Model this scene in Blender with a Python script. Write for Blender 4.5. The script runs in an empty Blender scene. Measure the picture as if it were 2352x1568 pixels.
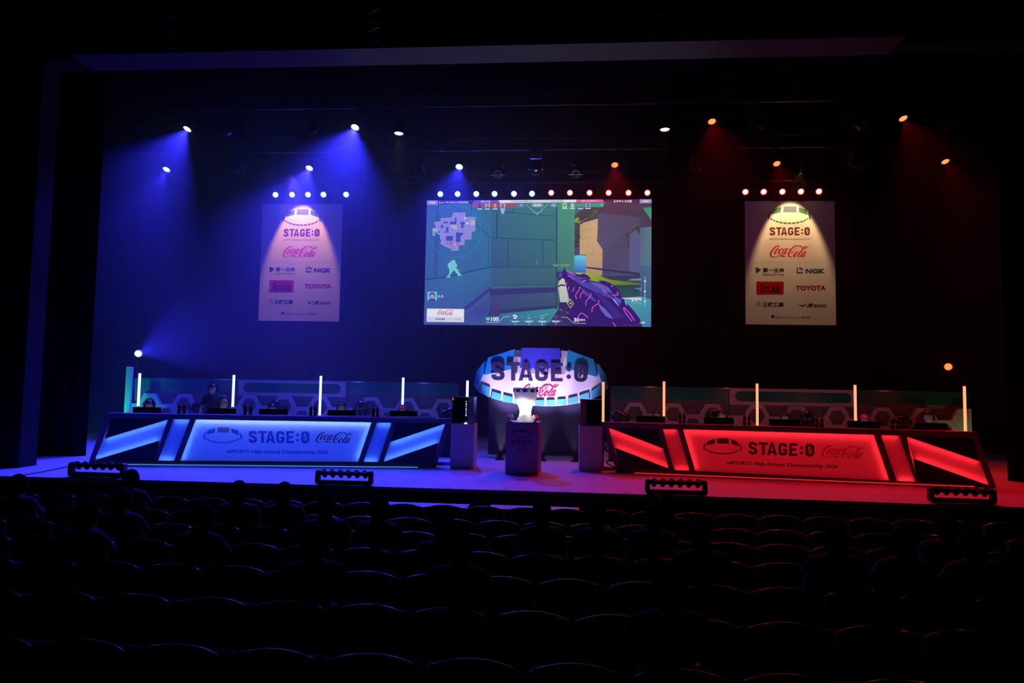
import bpy, bmesh, math, random
import numpy as np
from mathutils import Vector, Matrix, Quaternion
from mathutils.geometry import tessellate_polygon

random.seed(7)
scene = bpy.context.scene
col = scene.collection
PI = math.pi
R_ = math.radians

# ---------------------------------------------------------------- camera
IMG_W, IMG_H = 2352, 1568
FPX = 1500.0
CAM = Vector((0, 0, 1.70))
cam_data = bpy.data.cameras.new('camera')
cam_data.sensor_width = 36.0
cam_data.lens = 36.0 * FPX / IMG_W
cam_data.clip_end = 200
cam = bpy.data.objects.new('camera', cam_data)
col.objects.link(cam)
CR = Matrix.Rotation(R_(4.392), 3, 'Z') @ Matrix.Rotation(R_(90 + 3.539), 3, 'X') @ Matrix.Rotation(R_(0.971), 3, 'Z')
cam.matrix_world = Matrix.Translation(CAM) @ CR.to_4x4()
scene.camera = cam

# ---------------------------------------------------------------- world, exposure, sampling
world = bpy.data.worlds.new('dark_hall')
scene.world = world
world.use_nodes = True
world.node_tree.nodes['Background'].inputs[0].default_value = (0, 0, 0, 1)
world.node_tree.nodes['Background'].inputs[1].default_value = 0.0
vs = scene.view_settings
vs.view_transform = 'Standard'
vs.look = 'None'
vs.exposure = 0.0
vs.gamma = 1.0
vs.use_curve_mapping = False
cy = scene.cycles
cy.use_denoising = True
cy.denoiser = 'OPENIMAGEDENOISE'
cy.max_bounces = 6
cy.diffuse_bounces = 3
cy.glossy_bounces = 3
cy.transmission_bounces = 4
cy.volume_bounces = 1
cy.transparent_max_bounces = 8
cy.sample_clamp_indirect = 4.0
cy.caustics_reflective = False
cy.caustics_refractive = False
cy.use_light_tree = True

BLUE = (0.028, 0.026, 1.0)
RED = (1.0, 0.006, 0.014)
LAMP = dict(blue=4900.0, red=720.0, banner=430.0, trophy=85.0, sign=290.0)

# ---------------------------------------------------------------- picture rays
def ray(px, py):
    return CR @ Vector(((px - IMG_W / 2) / FPX, (IMG_H / 2 - py) / FPX, -1.0))
def atY(px, py, Y):
    d = ray(px, py); return CAM + d * ((Y - CAM.y) / d.y)
def atZ(px, py, z):
    d = ray(px, py); return CAM + d * ((z - CAM.z) / d.z)
def onplane(px, py, p0, n):
    d = ray(px, py); return CAM + d * ((p0 - CAM).dot(n) / d.dot(n))
def project(p):
    q = CR.transposed() @ (Vector(p) - CAM)
    if q.z > -0.05: return None
    return (IMG_W / 2 + FPX * q.x / -q.z, IMG_H / 2 - FPX * q.y / -q.z)
def crop(x0, y0, s):
    return lambda x, y: (x0 + x / s, y0 + y / s)

# ---------------------------------------------------------------- materials
def lin(c):
    return tuple((v / 255 / 12.92) if v / 255 <= 0.04045 else ((v / 255 + 0.055) / 1.055) ** 2.4 for v in c)
MATS = {}
def mat(name, color, rough=0.6, metal=0.0, spec=0.5, noise=0.0, nscale=8.0, bump=0.0, bscale=60.0, coat=0.0):
    if name in MATS: return MATS[name]
    m = bpy.data.materials.new(name); m.use_nodes = True
    nt = m.node_tree; b = nt.nodes['Principled BSDF']
    b.inputs['Base Color'].default_value = (*color, 1)
    b.inputs['Roughness'].default_value = rough
    b.inputs['Metallic'].default_value = metal
    b.inputs['Specular IOR Level'].default_value = spec
    if coat: b.inputs['Coat Weight'].default_value = coat
    if noise or bump:
        tc = nt.nodes.new('ShaderNodeTexCoord')
    if noise:
        n = nt.nodes.new('ShaderNodeTexNoise'); n.inputs['Scale'].default_value = nscale
        n.inputs['Detail'].default_value = 5
        nt.links.new(tc.outputs['Object'], n.inputs['Vector'])
        mx = nt.nodes.new('ShaderNodeMixRGB')
        mx.inputs[1].default_value = (*[c * (1 - noise) for c in color], 1)
        mx.inputs[2].default_value = (*[min(1, c * (1 + noise)) for c in color], 1)
        nt.links.new(n.outputs['Fac'], mx.inputs[0])
        nt.links.new(mx.outputs[0], b.inputs['Base Color'])
    if bump:
        n2 = nt.nodes.new('ShaderNodeTexNoise'); n2.inputs['Scale'].default_value = bscale
        nt.links.new(tc.outputs['Object'], n2.inputs['Vector'])
        bp = nt.nodes.new('ShaderNodeBump'); bp.inputs['Strength'].default_value = bump
        bp.inputs['Distance'].default_value = 0.02
        nt.links.new(n2.outputs['Fac'], bp.inputs['Height'])
        nt.links.new(bp.outputs[0], b.inputs['Normal'])
    MATS[name] = m
    return m
def emis(name, color, strength):
    if name in MATS: return MATS[name]
    m = bpy.data.materials.new(name); m.use_nodes = True
    nt = m.node_tree; nt.nodes.clear()
    e = nt.nodes.new('ShaderNodeEmission'); o = nt.nodes.new('ShaderNodeOutputMaterial')
    e.inputs[0].default_value = (*color, 1); e.inputs[1].default_value = strength
    nt.links.new(e.outputs[0], o.inputs[0]); MATS[name] = m
    return m
def transl(name, color, gloss=0.06):
    """milky acrylic that passes light from behind"""
    if name in MATS: return MATS[name]
    m = bpy.data.materials.new(name); m.use_nodes = True
    nt = m.node_tree; nt.nodes.clear()
    t = nt.nodes.new('ShaderNodeBsdfTranslucent'); t.inputs[0].default_value = (*color, 1)
    d = nt.nodes.new('ShaderNodeBsdfDiffuse'); d.inputs[0].default_value = (*[c * .5 for c in color], 1)
    a = nt.nodes.new('ShaderNodeMixShader'); a.inputs[0].default_value = 0.3
    o = nt.nodes.new('ShaderNodeOutputMaterial')
    nt.links.new(t.outputs[0], a.inputs[1]); nt.links.new(d.outputs[0], a.inputs[2])
    nt.links.new(a.outputs[0], o.inputs[0]); MATS[name] = m
    return m
def vcol_emis(name, strength):
    m = bpy.data.materials.new(name); m.use_nodes = True
    nt = m.node_tree; nt.nodes.clear()
    at = nt.nodes.new('ShaderNodeVertexColor'); at.layer_name = 'Col'
    e = nt.nodes.new('ShaderNodeEmission'); o = nt.nodes.new('ShaderNodeOutputMaterial')
    e.inputs[1].default_value = strength
    nt.links.new(at.outputs[0], e.inputs[0]); nt.links.new(e.outputs[0], o.inputs[0])
    return m

# ---------------------------------------------------------------- mesh helper
class MB:
    def __init__(s):
        s.v = []; s.f = []; s.m = []; s.c = []
    def poly(s, pts, mi=0, c=None):
        b = len(s.v); s.v += [tuple(p) for p in pts]
        s.f.append(tuple(range(b, b + len(pts)))); s.m.append(mi); s.c.append(c)
    def prism(s, pts, off, mi=0):
        off = Vector(off); n = len(pts); b = len(s.v)
        P = [Vector(p) for p in pts]
        s.v += [tuple(p) for p in P] + [tuple(p + off) for p in P]
        fs = [tuple(range(b, b + n)), tuple(range(b + 2 * n - 1, b + n - 1, -1))]
        fs += [(b + i, b + (i + 1) % n, b + n + (i + 1) % n, b + n + i) for i in range(n)]
        for f in fs: s.f.append(f); s.m.append(mi); s.c.append(None)
    def box(s, lo, hi, M=None, mi=0):
        (x0, y0, z0), (x1, y1, z1) = lo, hi
        P = [(x0, y0, z0), (x1, y0, z0), (x1, y1, z0), (x0, y1, z0)]
        P = [Vector(p) for p in P]
        off = Vector((0, 0, z1 - z0))
        if M is not None:
            P2 = [M @ p for p in P]; off = (M.to_3x3() @ off)
            P = P2
        s.prism(P, off, mi)
    def holes(s, outer, holes, off, mi=0):
        """flat plate with holes: loops are 3D points on one plane"""
        off = Vector(off); loops = [[Vector(p) for p in L] for L in [outer] + holes]
        tris = tessellate_polygon(loops)
        flat = [p for L in loops for p in L]; b = len(s.v); n = len(flat)
        s.v += [tuple(p) for p in flat] + [tuple(p + off) for p in flat]
        for t in tris:
            s.f.append(tuple(b + i for i in t)); s.f.append(tuple(b + n + i for i in reversed(t)))
            s.m += [mi, mi]; s.c += [None, None]
        k = b
        for L in loops:
            m_ = len(L)
            for i in range(m_):
                j = (i + 1) % m_
                s.f.append((k + i, k + j, k + n + j, k + n + i)); s.m.append(mi); s.c.append(None)
            k += m_
    def cyl(s, p0, p1, r0, r1=None, n=16, mi=0, caps=True):
        p0 = Vector(p0); p1 = Vector(p1); r1 = r0 if r1 is None else r1
        ax = (p1 - p0).normalized()
        a = ax.orthogonal().normalized(); c = ax.cross(a)
        b = len(s.v)
        for p, r in ((p0, r0), (p1, r1)):
            s.v += [tuple(p + (a * math.cos(2 * PI * i / n) + c * math.sin(2 * PI * i / n)) * r) for i in range(n)]
        for i in range(n):
            j = (i + 1) % n
            s.f.append((b + i, b + j, b + n + j, b + n + i)); s.m.append(mi); s.c.append(None)
        if caps:
            s.f += [tuple(range(b + n - 1, b - 1, -1)), tuple(range(b + n, b + 2 * n))]; s.m += [mi, mi]; s.c += [None, None]
    def tube(s, path, r, n=8, mi=0):
        P = [Vector(p) for p in path]
        rs = r if isinstance(r, (list, tuple)) else [r] * len(P)
        b = len(s.v); ref = None
        for i, p in enumerate(P):
            t = (P[min(i + 1, len(P) - 1)] - P[max(i - 1, 0)]).normalized()
            if ref is None: ref = t.orthogonal().normalized()
            a = (ref - t * ref.dot(t)).normalized(); ref = a; c = t.cross(a)
            s.v += [tuple(p + (a * math.cos(2 * PI * k / n) + c * math.sin(2 * PI * k / n)) * rs[i]) for k in range(n)]
        for i in range(len(P) - 1):
            for k in range(n):
                j = (k + 1) % n
                s.f.append((b + i * n + k, b + i * n + j, b + (i + 1) * n + j, b + (i + 1) * n + k)); s.m.append(mi); s.c.append(None)
        e = b + (len(P) - 1) * n
        s.f += [tuple(range(b + n - 1, b - 1, -1)), tuple(range(e, e + n))]; s.m += [mi, mi]; s.c += [None, None]
    def lathe(s, prof, n=24, M=None, mi=0, caps=True):
        M = M or Matrix.Identity(4); b = len(s.v)
        for r, z in prof:
            s.v += [tuple(M @ Vector((r * math.cos(2 * PI * i / n), r * math.sin(2 * PI * i / n), z))) for i in range(n)]
        for q in range(len(prof) - 1):
            for i in range(n):
                j = (i + 1) % n
                s.f.append((b + q * n + i, b + q * n + j, b + (q + 1) * n + j, b + (q + 1) * n + i)); s.m.append(mi); s.c.append(None)
        if caps:
            e = b + (len(prof) - 1) * n
            s.f += [tuple(range(b + n - 1, b - 1, -1)), tuple(range(e, e + n))]; s.m += [mi, mi]; s.c += [None, None]
    def ell(s, c, r, M=None, seg=16, rings=10, mi=0, keep=None):
        c = Vector(c); r = r if isinstance(r, (tuple, list)) else (r, r, r)
        M = M or Matrix.Identity(3); b = len(s.v)
        U = []
        for i in range(rings + 1):
            th = PI * i / rings
            for k in range(seg):
                ph = 2 * PI * k / seg
                u = Vector((math.sin(th) * math.cos(ph), math.sin(th) * math.sin(ph), math.cos(th)))
                U.append(u)
                s.v.append(tuple(c + M @ Vector((u.x * r[0], u.y * r[1], u.z * r[2]))))
        for i in range(rings):
            for k in range(seg):
                j = (k + 1) % seg
                q = (b + i * seg + k, b + i * seg + j, b + (i + 1) * seg + j, b + (i + 1) * seg + k)
                if keep and not keep(sum((U[x - b] for x in q), Vector()) / 4): continue
                s.f.append(q); s.m.append(mi); s.c.append(None)
    def capsule(s, p0, p1, r0, r1=None, n=12):
        r1 = r0 if r1 is None else r1
        s.ell(p0, r0, seg=n, rings=8); s.ell(p1, r1, seg=n, rings=8); s.cyl(p0, p1, r0, r1, n)
    def mesh(s, name, mats, smooth=False, colors=False, recalc=True):
        me = bpy.data.meshes.new(name)
        me.from_pydata(s.v, [], s.f)
        for m_ in (mats if isinstance(mats, (list, tuple)) else [mats]): me.materials.append(m_)
        me.polygons.foreach_set('material_index', s.m)
        if colors:
            ca = me.color_attributes.new('Col', 'FLOAT_COLOR', 'CORNER')
            k = 0
            for p, cc in zip(me.polygons, s.c):
                for q in range(len(p.vertices)):
                    v = cc[q] if isinstance(cc[0], (tuple, list)) else cc
                    ca.data[k].color = (*v, 1); k += 1
        if recalc or True:
            bm = bmesh.new(); bm.from_mesh(me)
            bmesh.ops.remove_doubles(bm, verts=bm.verts, dist=1e-5) if not colors else None
            if recalc: bmesh.ops.recalc_face_normals(bm, faces=bm.faces)
            bm.to_mesh(me); bm.free()
        if smooth:
            me.polygons.foreach_set('use_smooth', [True] * len(me.polygons))
        me.update()
        return me
    def build(s, name, mats, parent=None, smooth=False, world=None, bevel=0.0, colors=False, recalc=True):
        """world: matrix of the parent when the points were given in world space"""
        if world is not None:
            I = world.inverted(); s.v = [tuple(I @ Vector(p)) for p in s.v]
        me = s.mesh(name, mats, smooth, colors, recalc)
        o = bpy.data.objects.new(name, me); col.objects.link(o)
        if parent is not None: o.parent = parent
        if bevel:
            md = o.modifiers.new('bevel', 'BEVEL'); md.width = bevel; md.segments = 2; md.limit_method = 'ANGLE'
        return o

def tag(o, label=None, cat=None, group=None, kind=None):
    if label: o['label'] = label
    if cat: o['category'] = cat
    if group: o['group'] = group
    if kind: o['kind'] = kind
    return o
def thing(name, label, cat, loc=(0, 0, 0), rz=0.0, group=None, M=None):
    o = bpy.data.objects.new(name, None); col.objects.link(o)
    o.empty_display_size = 0.1
    o.matrix_world = M if M is not None else (Matrix.Translation(Vector(loc)) @ Matrix.Rotation(rz, 4, 'Z'))
    return tag(o, label, cat, group)
def inst(name, me, parent=None, M=None):
    o = bpy.data.objects.new(name, me); col.objects.link(o)
    if parent is not None: o.parent = parent
    if M is not None: o.matrix_local = M
    return o
KIDS = {}
def copy_tree(o, parent=None):
    c = o.copy(); col.objects.link(c); c.parent = parent
    for ch in list(o.children): copy_tree(ch, c)
    return c
def struct(name, mb, m, **k):
    return tag(mb.build(name, m, **k), kind='structure')
ORD = ['first', 'second', 'third', 'fourth', 'fifth', 'sixth', 'seventh', 'eighth', 'ninth', 'tenth', 'eleventh', 'twelfth',
       'thirteenth', 'fourteenth', 'fifteenth', 'sixteenth', 'seventeenth', 'eighteenth', 'nineteenth', 'twentieth',
       'twenty-first', 'twenty-second', 'twenty-third', 'twenty-fourth', 'twenty-fifth', 'twenty-sixth', 'twenty-seventh', 'twenty-eighth', 'twenty-ninth', 'thirtieth']
def look(frm, to, roll=0.0):
    """matrix at frm whose local -Z looks at to"""
    d = (Vector(to) - Vector(frm)).normalized()
    q = d.to_track_quat('-Z', 'Y')
    return Matrix.Translation(Vector(frm)) @ q.to_matrix().to_4x4() @ Matrix.Rotation(roll, 4, 'Z')
def spot(name, M, color, power, angle, blend=0.3, radius=0.06, parent=None):
    l = bpy.data.lights.new(name, 'SPOT'); l.color = color; l.energy = power
    l.spot_size = R_(angle); l.spot_blend = blend; l.shadow_soft_size = radius
    o = bpy.data.objects.new(name, l); col.objects.link(o)
    if parent is not None:
        o.parent = parent
    o.matrix_local = M
    return o

# ---------------------------------------------------------------- lettering and marks (flat 2D shapes, y up)
def catmull(P, sub=5, closed=False):
    P = [np.array(p, float) for p in P]; n = len(P); out = []
    rng = range(n if closed else n - 1)
    for i in rng:
        g = (lambda k: P[k % n]) if closed else (lambda k: P[min(max(k, 0), n - 1)])
        p0, p1, p2, p3 = g(i - 1), g(i), g(i + 1), g(i + 2)
        for k in range(sub):
            t = k / sub
            out.append(0.5 * (2 * p1 + (p2 - p0) * t + (2 * p0 - 5 * p1 + 4 * p2 - p3) * t * t + (3 * p1 - p0 - 3 * p2 + p3) * t ** 3))
    if not closed: out.append(P[-1])
    return out
def ribbon(P, w=None, closed=False):
    """quads along a centre line; points are (x, y) with width w or (x, y, w)"""
    P = [np.array(p, float) for p in P]; n = len(P); L = []; Rr = []
    for i in range(n):
        a = P[(i - 1) % n] if (closed or i > 0) else P[i]
        b = P[(i + 1) % n] if (closed or i < n - 1) else P[i]
        q = P[i]
        d1 = q[:2] - a[:2]; d2 = b[:2] - q[:2]
        l1 = np.hypot(*d1); l2 = np.hypot(*d2)
        if l1 > 1e-9: d1 = d1 / l1
        if l2 > 1e-9: d2 = d2 / l2
        t = d1 + d2; lt = np.hypot(*t)
        t = d2 if lt < 1e-6 else t / lt
        nrm = np.array([-t[1], t[0]])
        hw = (w if w is not None else q[2]) / 2
        if l1 > 1e-9 and l2 > 1e-9:
            cs = abs(np.dot(nrm, np.array([-d1[1], d1[0]])))
            hw = hw / max(cs, 0.6)
        L.append(q[:2] + nrm * hw); Rr.append(q[:2] - nrm * hw)
    out = []
    for i in range(n if closed else n - 1):
        j = (i + 1) % n
        out.append([tuple(L[i]), tuple(L[j]), tuple(Rr[j]), tuple(Rr[i])])
    return out
def arc(cx, cy, r, a0, a1, n=6, ry=None):
    ry = r if ry is None else ry
    return [(cx + r * math.cos(R_(a0 + (a1 - a0) * i / n)), cy + ry * math.sin(R_(a0 + (a1 - a0) * i / n))) for i in range(n + 1)]
def letters_stage():
    w = 0.215; h = w / 2; out = []
    x = 0.0
    S = [(.565, .69), (.555, .79), (.49, .87), (.335, .893), (.18, .87), (.112, .78), (.112, .69), (.17, .595), (.335, .515), (.50, .43), (.562, .32), (.56, .21), (.49, .13), (.335, .107), (.18, .13), (.112, .21), (.105, .31)]
    out += ribbon(catmull(S, 4), w)
    out += [[(.78, 1), (1.48, 1), (1.48, 1 - w * .9), (.78, 1 - w * .9)], [(1.13 - h, 1 - w * .9), (1.13 + h, 1 - w * .9), (1.13 + h, 0), (1.13 - h, 0)]]
    a = 1.41
    out += [[(a, 0), (a + .215, 0), (a + .375, .79), (a + .375, 1), (a + .27, 1)], [(a + .75, 0), (a + .535, 0), (a + .375, .79), (a + .375, 1), (a + .48, 1)],
            [(a + .2, .17), (a + .55, .17), (a + .52, .345), (a + .23, .345)]]
    g = 2.27
    G = [(g + .563, .67)] + arc(g + .383, .713, .18, 0, 90) + arc(g + .287, .713, .18, 90, 180) + arc(g + .287, .287, .18, 180, 270) + arc(g + .383, .287, .18, 270, 360) + [(g + .563, .46)]
    out += ribbon(G, w) + [[(g + .34, .53), (g + .67, .53), (g + .67, .36), (g + .34, .36)]]
    e = 3.09
    out += [[(e, 0), (e + w, 0), (e + w, 1), (e, 1)], [(e + w, 1), (e + .62, 1), (e + .62, 1 - w * .85), (e + w, 1 - w * .85)],
            [(e + w, .59), (e + .54, .59), (e + .54, .41), (e + w, .41)], [(e + w, w * .85), (e + .62, w * .85), (e + .62, 0), (e + w, 0)]]
    for yy in (.67, .26):
        out.append(arc(4.02, yy, .12, 0, 360, 18)[:-1])
    z = 4.30
    Z = arc(z + .40, .71, .182, 0, 90) + arc(z + .29, .71, .182, 90, 180) + arc(z + .29, .29, .182, 180, 270) + arc(z + .40, .29, .182, 270, 360)
    out += ribbon(Z, w, True)
    out += [[(z + .23, .26), (z + .33, .26), (z + .46, .75), (z + .36, .75)]]
    return [[(px / 4.99, py) for px, py in p] for p in out]          # unit box
def letters_script():
    W = []
    W.append([(668, 330, 55), (705, 275, 34), (690, 236, 30), (640, 240, 40), (560, 285, 54), (450, 380, 68), (350, 510, 78), (290, 640, 84), (282, 730, 78), (312, 800, 60), (372, 838, 42), (460, 838, 24), (560, 813, 18), (680, 780, 26), (780, 768, 46), (870, 790, 84), (950, 792, 50), (1030, 818, 26), (1090, 855, 5)])
    def o(dx, dy): W.append([(x + dx, y + dy, w) for x, y, w in [(665, 400, 42), (580, 470, 58), (505, 590, 74), (487, 650, 70), (530, 668, 34), (600, 612, 18), (665, 520, 15), (705, 450, 18), (695, 400, 26), (660, 396, 34)]]); W.append([(x + dx, y + dy, w) for x, y, w in [(618, 440, 12), (632, 492, 13), (680, 508, 14), (745, 492, 16)]])
    def a(dx, dy): W.append([(x + dx, y + dy, w) for x, y, w in [(1130, 392, 22), (1080, 396, 30), (1000, 440, 44), (930, 530, 58), (882, 620, 62), (890, 672, 50), (940, 652, 26), (1010, 570, 18), (1100, 440, 22)]]); W.append([(x + dx, y + dy, w) for x, y, w in [(1150, 385, 52), (1070, 520, 62), (1000, 635, 62), (1005, 676, 46), (1060, 650, 22), (1160, 548, 8)]])
    o(0, 0)
    W.append([(885, 478, 44), (925, 430, 28), (905, 392, 26), (850, 400, 42), (770, 480, 58), (710, 580, 70), (704, 650, 66), (745, 680, 40), (810, 652, 20), (875, 590, 14)])
    a(0, 0)
    W.append([(1215, 442, 36), (1282, 398, 36)])
    W.append([(1322, 695, 26), (1370, 610, 50), (1430, 550, 32), (1475, 562, 20), (1482, 640, 16), (1430, 740, 17), (1340, 820, 26), (1262, 835, 42), (1210, 790, 72), (1205, 700, 84), (1250, 580, 80), (1340, 430, 74), (1460, 310, 58), (1560, 250, 42), (1640, 236, 28), (1680, 280, 16), (1650, 390, 13), (1580, 465, 15), (1520, 475, 16), (1500, 430, 13), (1540, 340, 13), (1620, 268, 14), (1700, 242, 22), (1770, 244, 38), (1850, 285, 58), (1915, 335, 56)])
    o(998, 158)
    W.append([(2115, 300, 14), (2125, 262, 18), (2090, 236, 22), (2020, 290, 38), (1930, 410, 56), (1830, 570, 62), (1735, 700, 68), (1700, 795, 60), (1722, 838, 38), (1780, 800, 18), (1830, 760, 12)])
    W.append([(1850, 605, 12), (1940, 515, 11), (2020, 420, 9)])
    W.append([(2000, 372, 34), (2090, 362, 42), (2170, 312, 32), (2265, 238, 4)])
    a(955, 158)
    out = []
    for s in W: out += ribbon(catmull(s, 4))
    out.append([(835, 815), (870, 862), (905, 815)])
    return [[((x - 240) / 2025.0, (862 - y) / 640.0) for x, y in p] for p in out]
def arena_marks():
    """ring of screens: list of (polygon, key) in a unit box"""
    A = [([(255, 40), (425, 40), (431, 122), (247, 119)], 'c'), ([(105, 88), (222, 48), (213, 122), (87, 150)], 'l'), ([(460, 52), (562, 88), (580, 158), (463, 122)], 'r'),
         ([(88, 98), (72, 150), (68, 178), (60, 222), (42, 205), (40, 172), (60, 130)], 's'), ([(590, 108), (612, 150), (624, 195), (622, 212), (604, 228), (598, 186), (588, 150)], 's')]
    c = (332, 165)
    for k in range(11):
        a0 = 22 + k * 12.6; a1 = a0 + 10.0
        def pt(a, rx, ry): return (c[0] - rx * math.cos(R_(a)), c[1] + ry * math.sin(R_(a)))
        A.append(([pt(a0, 285, 117), pt(a1, 285, 117), pt(a1, 262, 95), pt(a0, 262, 95)], 't'))
    return [([((x - 40) / 585.0, (282 - y) / 242.0) for x, y in p], k) for p, k in A]
TXT = {}
def text2d(s, bold=0.0):
    """triangles of a line of text in a unit box (built-in font)"""
    key = (s, bold)
    if key in TXT: return TXT[key]
    cu = bpy.data.curves.new('lettering', 'FONT'); cu.body = s; cu.size = 1.0; cu.offset = bold; cu.resolution_u = 3
    o = bpy.data.objects.new('lettering', cu); col.objects.link(o)
    dg = bpy.context.evaluated_depsgraph_get()
    me = o.evaluated_get(dg).to_mesh()
    V = [(v.co.x, v.co.y) for v in me.vertices]
    P = [[V[i] for i in p.vertices] for p in me.polygons]
    o.evaluated_get(dg).to_mesh_clear()
    bpy.data.objects.remove(o); bpy.data.curves.remove(cu)
    xs = [p[0] for q in P for p in q]; ys = [p[1] for q in P for p in q]
    x0, x1, y0, y1 = min(xs), max(xs), min(ys), max(ys)
    out = [[((x - x0) / (x1 - x0), (y - y0) / max(1e-6, y1 - y0)) for x, y in q] for q in P]
    TXT[key] = out
    return out
def fit(polys, x0, y0, x1, y1, skew=0.0, dy=0.0):
    """unit box -> picture-like box with y down; dy: how much lower the right end is"""
    return [[(x0 + (x1 - x0) * x + skew * y * (y1 - y0), y1 + dy * x + (y0 - y1) * y) for x, y in p] for p in polys]
STAGE = letters_stage(); SCRIPT = letters_script(); ARENA = arena_marks()
HAZE = (0.025, 0.0016)
ROWL = (200.0, 60.0)
SCREEN_E = 0.95
DESK_E = (40.0, 20.0)
TOPK = (2.6, 2.5)
SHC = ((.022, .085, 2.2), (1.0, .010, .025))
TUBE_E = (12.0, 6.0)
MON_E = 1.2
GREEN_E = (60.0, 24.0, 7.0)
# ================================================================ the setting
M_BLACK = mat('black_paint', (0.012, 0.012, 0.014), 0.85, spec=0.2, noise=.2)
M_WALL = mat('dark_plaster', (0.02, 0.02, 0.022), 0.9, spec=0.15, noise=.25, nscale=2)
M_CURT = mat('black_velour', (0.018, 0.018, 0.022), 0.95, spec=0.05, noise=.15, nscale=2)
M_STAGE = mat('pale_stage_vinyl', (0.56, 0.54, 0.56), 0.5, spec=0.35, noise=.06, nscale=1.5, bump=.05, bscale=140)
M_EDGE = mat('stage_fascia', (0.012, 0.012, 0.014), 0.35, spec=0.5)
M_BEAM = mat('proscenium_board', (0.055, 0.052, 0.06), 0.7, noise=.2, nscale=1.3)
M_METAL = mat('black_metal', (0.014, 0.014, 0.016), 0.42, metal=0.0, spec=0.5)
M_STEEL = mat('dull_steel', (0.28, 0.28, 0.30), 0.38, metal=1.0)
M_CARPET = mat('dark_carpet', (0.02, 0.015, 0.018), 0.95, spec=0.1, noise=.4, nscale=40)

FZ = -0.80                         # hall floor below the stage
b = MB(); b.box((-16, -6, FZ - .2), (15, 10.6, FZ)); struct('floor', b, M_CARPET)
pts = [(-14.0, 10.27), (-9.26, 10.28), (-6.85, 10.30), (-4.1, 10.32), (-2.0, 10.33), (0, 10.34), (2, 10.33), (4.2, 10.28), (6.4, 10.2), (8.5, 10.12), (13.0, 9.95)]
b = MB(); b.prism([Vector((x, y, -0.06)) for x, y in pts] + [Vector((13, 20.6, -.06)), Vector((-14, 20.6, -.06))], (0, 0, .06))
stage = struct('stage_floor', b, M_STAGE)
b = MB(); b.prism([Vector((x, y + .015, FZ)) for x, y in pts] + [Vector((13, 12, FZ)), Vector((-14, 12, FZ))], (0, 0, -FZ - .06))
struct('trim_1', b, M_EDGE)
b = MB(); b.box((-14.4, 20.6, FZ), (13.4, 20.8, 11)); struct('wall_back', b, M_WALL)
b = MB(); b.box((-14.4, 11.6, 0), (-13.6, 20.6, 11)); struct('wall_left', b, M_WALL)
b = MB(); b.box((11.6, 11.6, 0), (12.6, 20.6, 11)); struct('wall_right', b, M_WALL)
b = MB(); b.box((-16, 11.2, 0), (-9.75, 11.6, 11)); struct('wall_proscenium_left', b, M_WALL)
b = MB(); b.box((8.3, 11.2, 0), (15, 11.6, 11)); struct('wall_proscenium_right', b, M_WALL)
b = MB(); b.box((-16, -6, FZ), (-15.7, 11.2, 11)); struct('wall_hall_left', b, M_WALL)
b = MB(); b.box((14.7, -6, FZ), (15, 11.2, 11)); struct('wall_hall_right', b, M_WALL)
b = MB(); b.box((-16, -6, 11), (15, 20.8, 11.2)); struct('ceiling', b, M_BLACK)
b = MB(); b.box((-16, -6.2, FZ), (15, -6, 11)); struct('wall_front', b, M_WALL)
# proscenium header: its underside catches the stage light
b = MB(); b.box((-8.75, 10.6, 7.34), (5.45, 11.2, 9.2)); struct('trim_2', b, M_BEAM)
b = MB(); b.box((-9.75, 11.2, 7.55), (8.3, 11.6, 11)); struct('trim_3', b, M_BLACK)

# black drape at the back of the stage, hung in folds
def drape(name, label, x0, x1, y, z0, z1, amp=.03, lam=.42):
    b = MB(); n = int((x1 - x0) / .06); P = []
    for i in range(n + 1):
        x = x0 + (x1 - x0) * i / n
        P.append((x, y + amp * math.sin(2 * PI * x / lam) + .4 * amp * math.sin(2 * PI * x / 1.37)))
    for (xa, ya), (xb, yb) in zip(P, P[1:]):
        b.poly([(xa, ya, z0), (xb, yb, z0), (xb, yb, z1), (xa, ya, z1)])
        b.poly([(xa, ya + .02, z0), (xa, ya + .02, z1), (xb, yb + .02, z1), (xb, yb + .02, z0)])
    o = b.build(name, M_CURT, smooth=True, recalc=False)
    return tag(o, label, 'curtain', 'black stage drapes')
drape('stage_curtain', 'wide black pleated curtain across the back of the stage behind the screen', -13.5, 11.5, 20.2, 0.0, 9.6)
drape('wing_curtain', 'black wing curtain hanging at the blue side of the stage', -13.5, -9.95, 13.1, 0.0, 9.0, .03)
drape('wing_curtain', 'black wing curtain hanging at the red side of the stage', 8.42, 11.5, 13.1, 0.0, 9.0, .03)

# tape marks on the stage
M_TAPE = mat('black_tape', (0.02, 0.02, 0.025), .6)
for (px, py), w in zip(((1030, 1119.5), (1165, 1124), (1300, 1127.5), (1440, 1131)), ('left of the trophy plinth', 'in front of the trophy plinth', 'right of the trophy plinth', 'nearest the red desk')):
    p = atZ(px, py, 0); b = MB(); b.box((-.055, -.012, .0005), (.055, .012, .002))
    o = b.build('tape_mark', M_TAPE); o.location = (p.x, p.y, 0)
    tag(o, 'short dark tape mark at the stage edge, ' + w, 'tape', 'tape marks at the stage edge')

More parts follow.
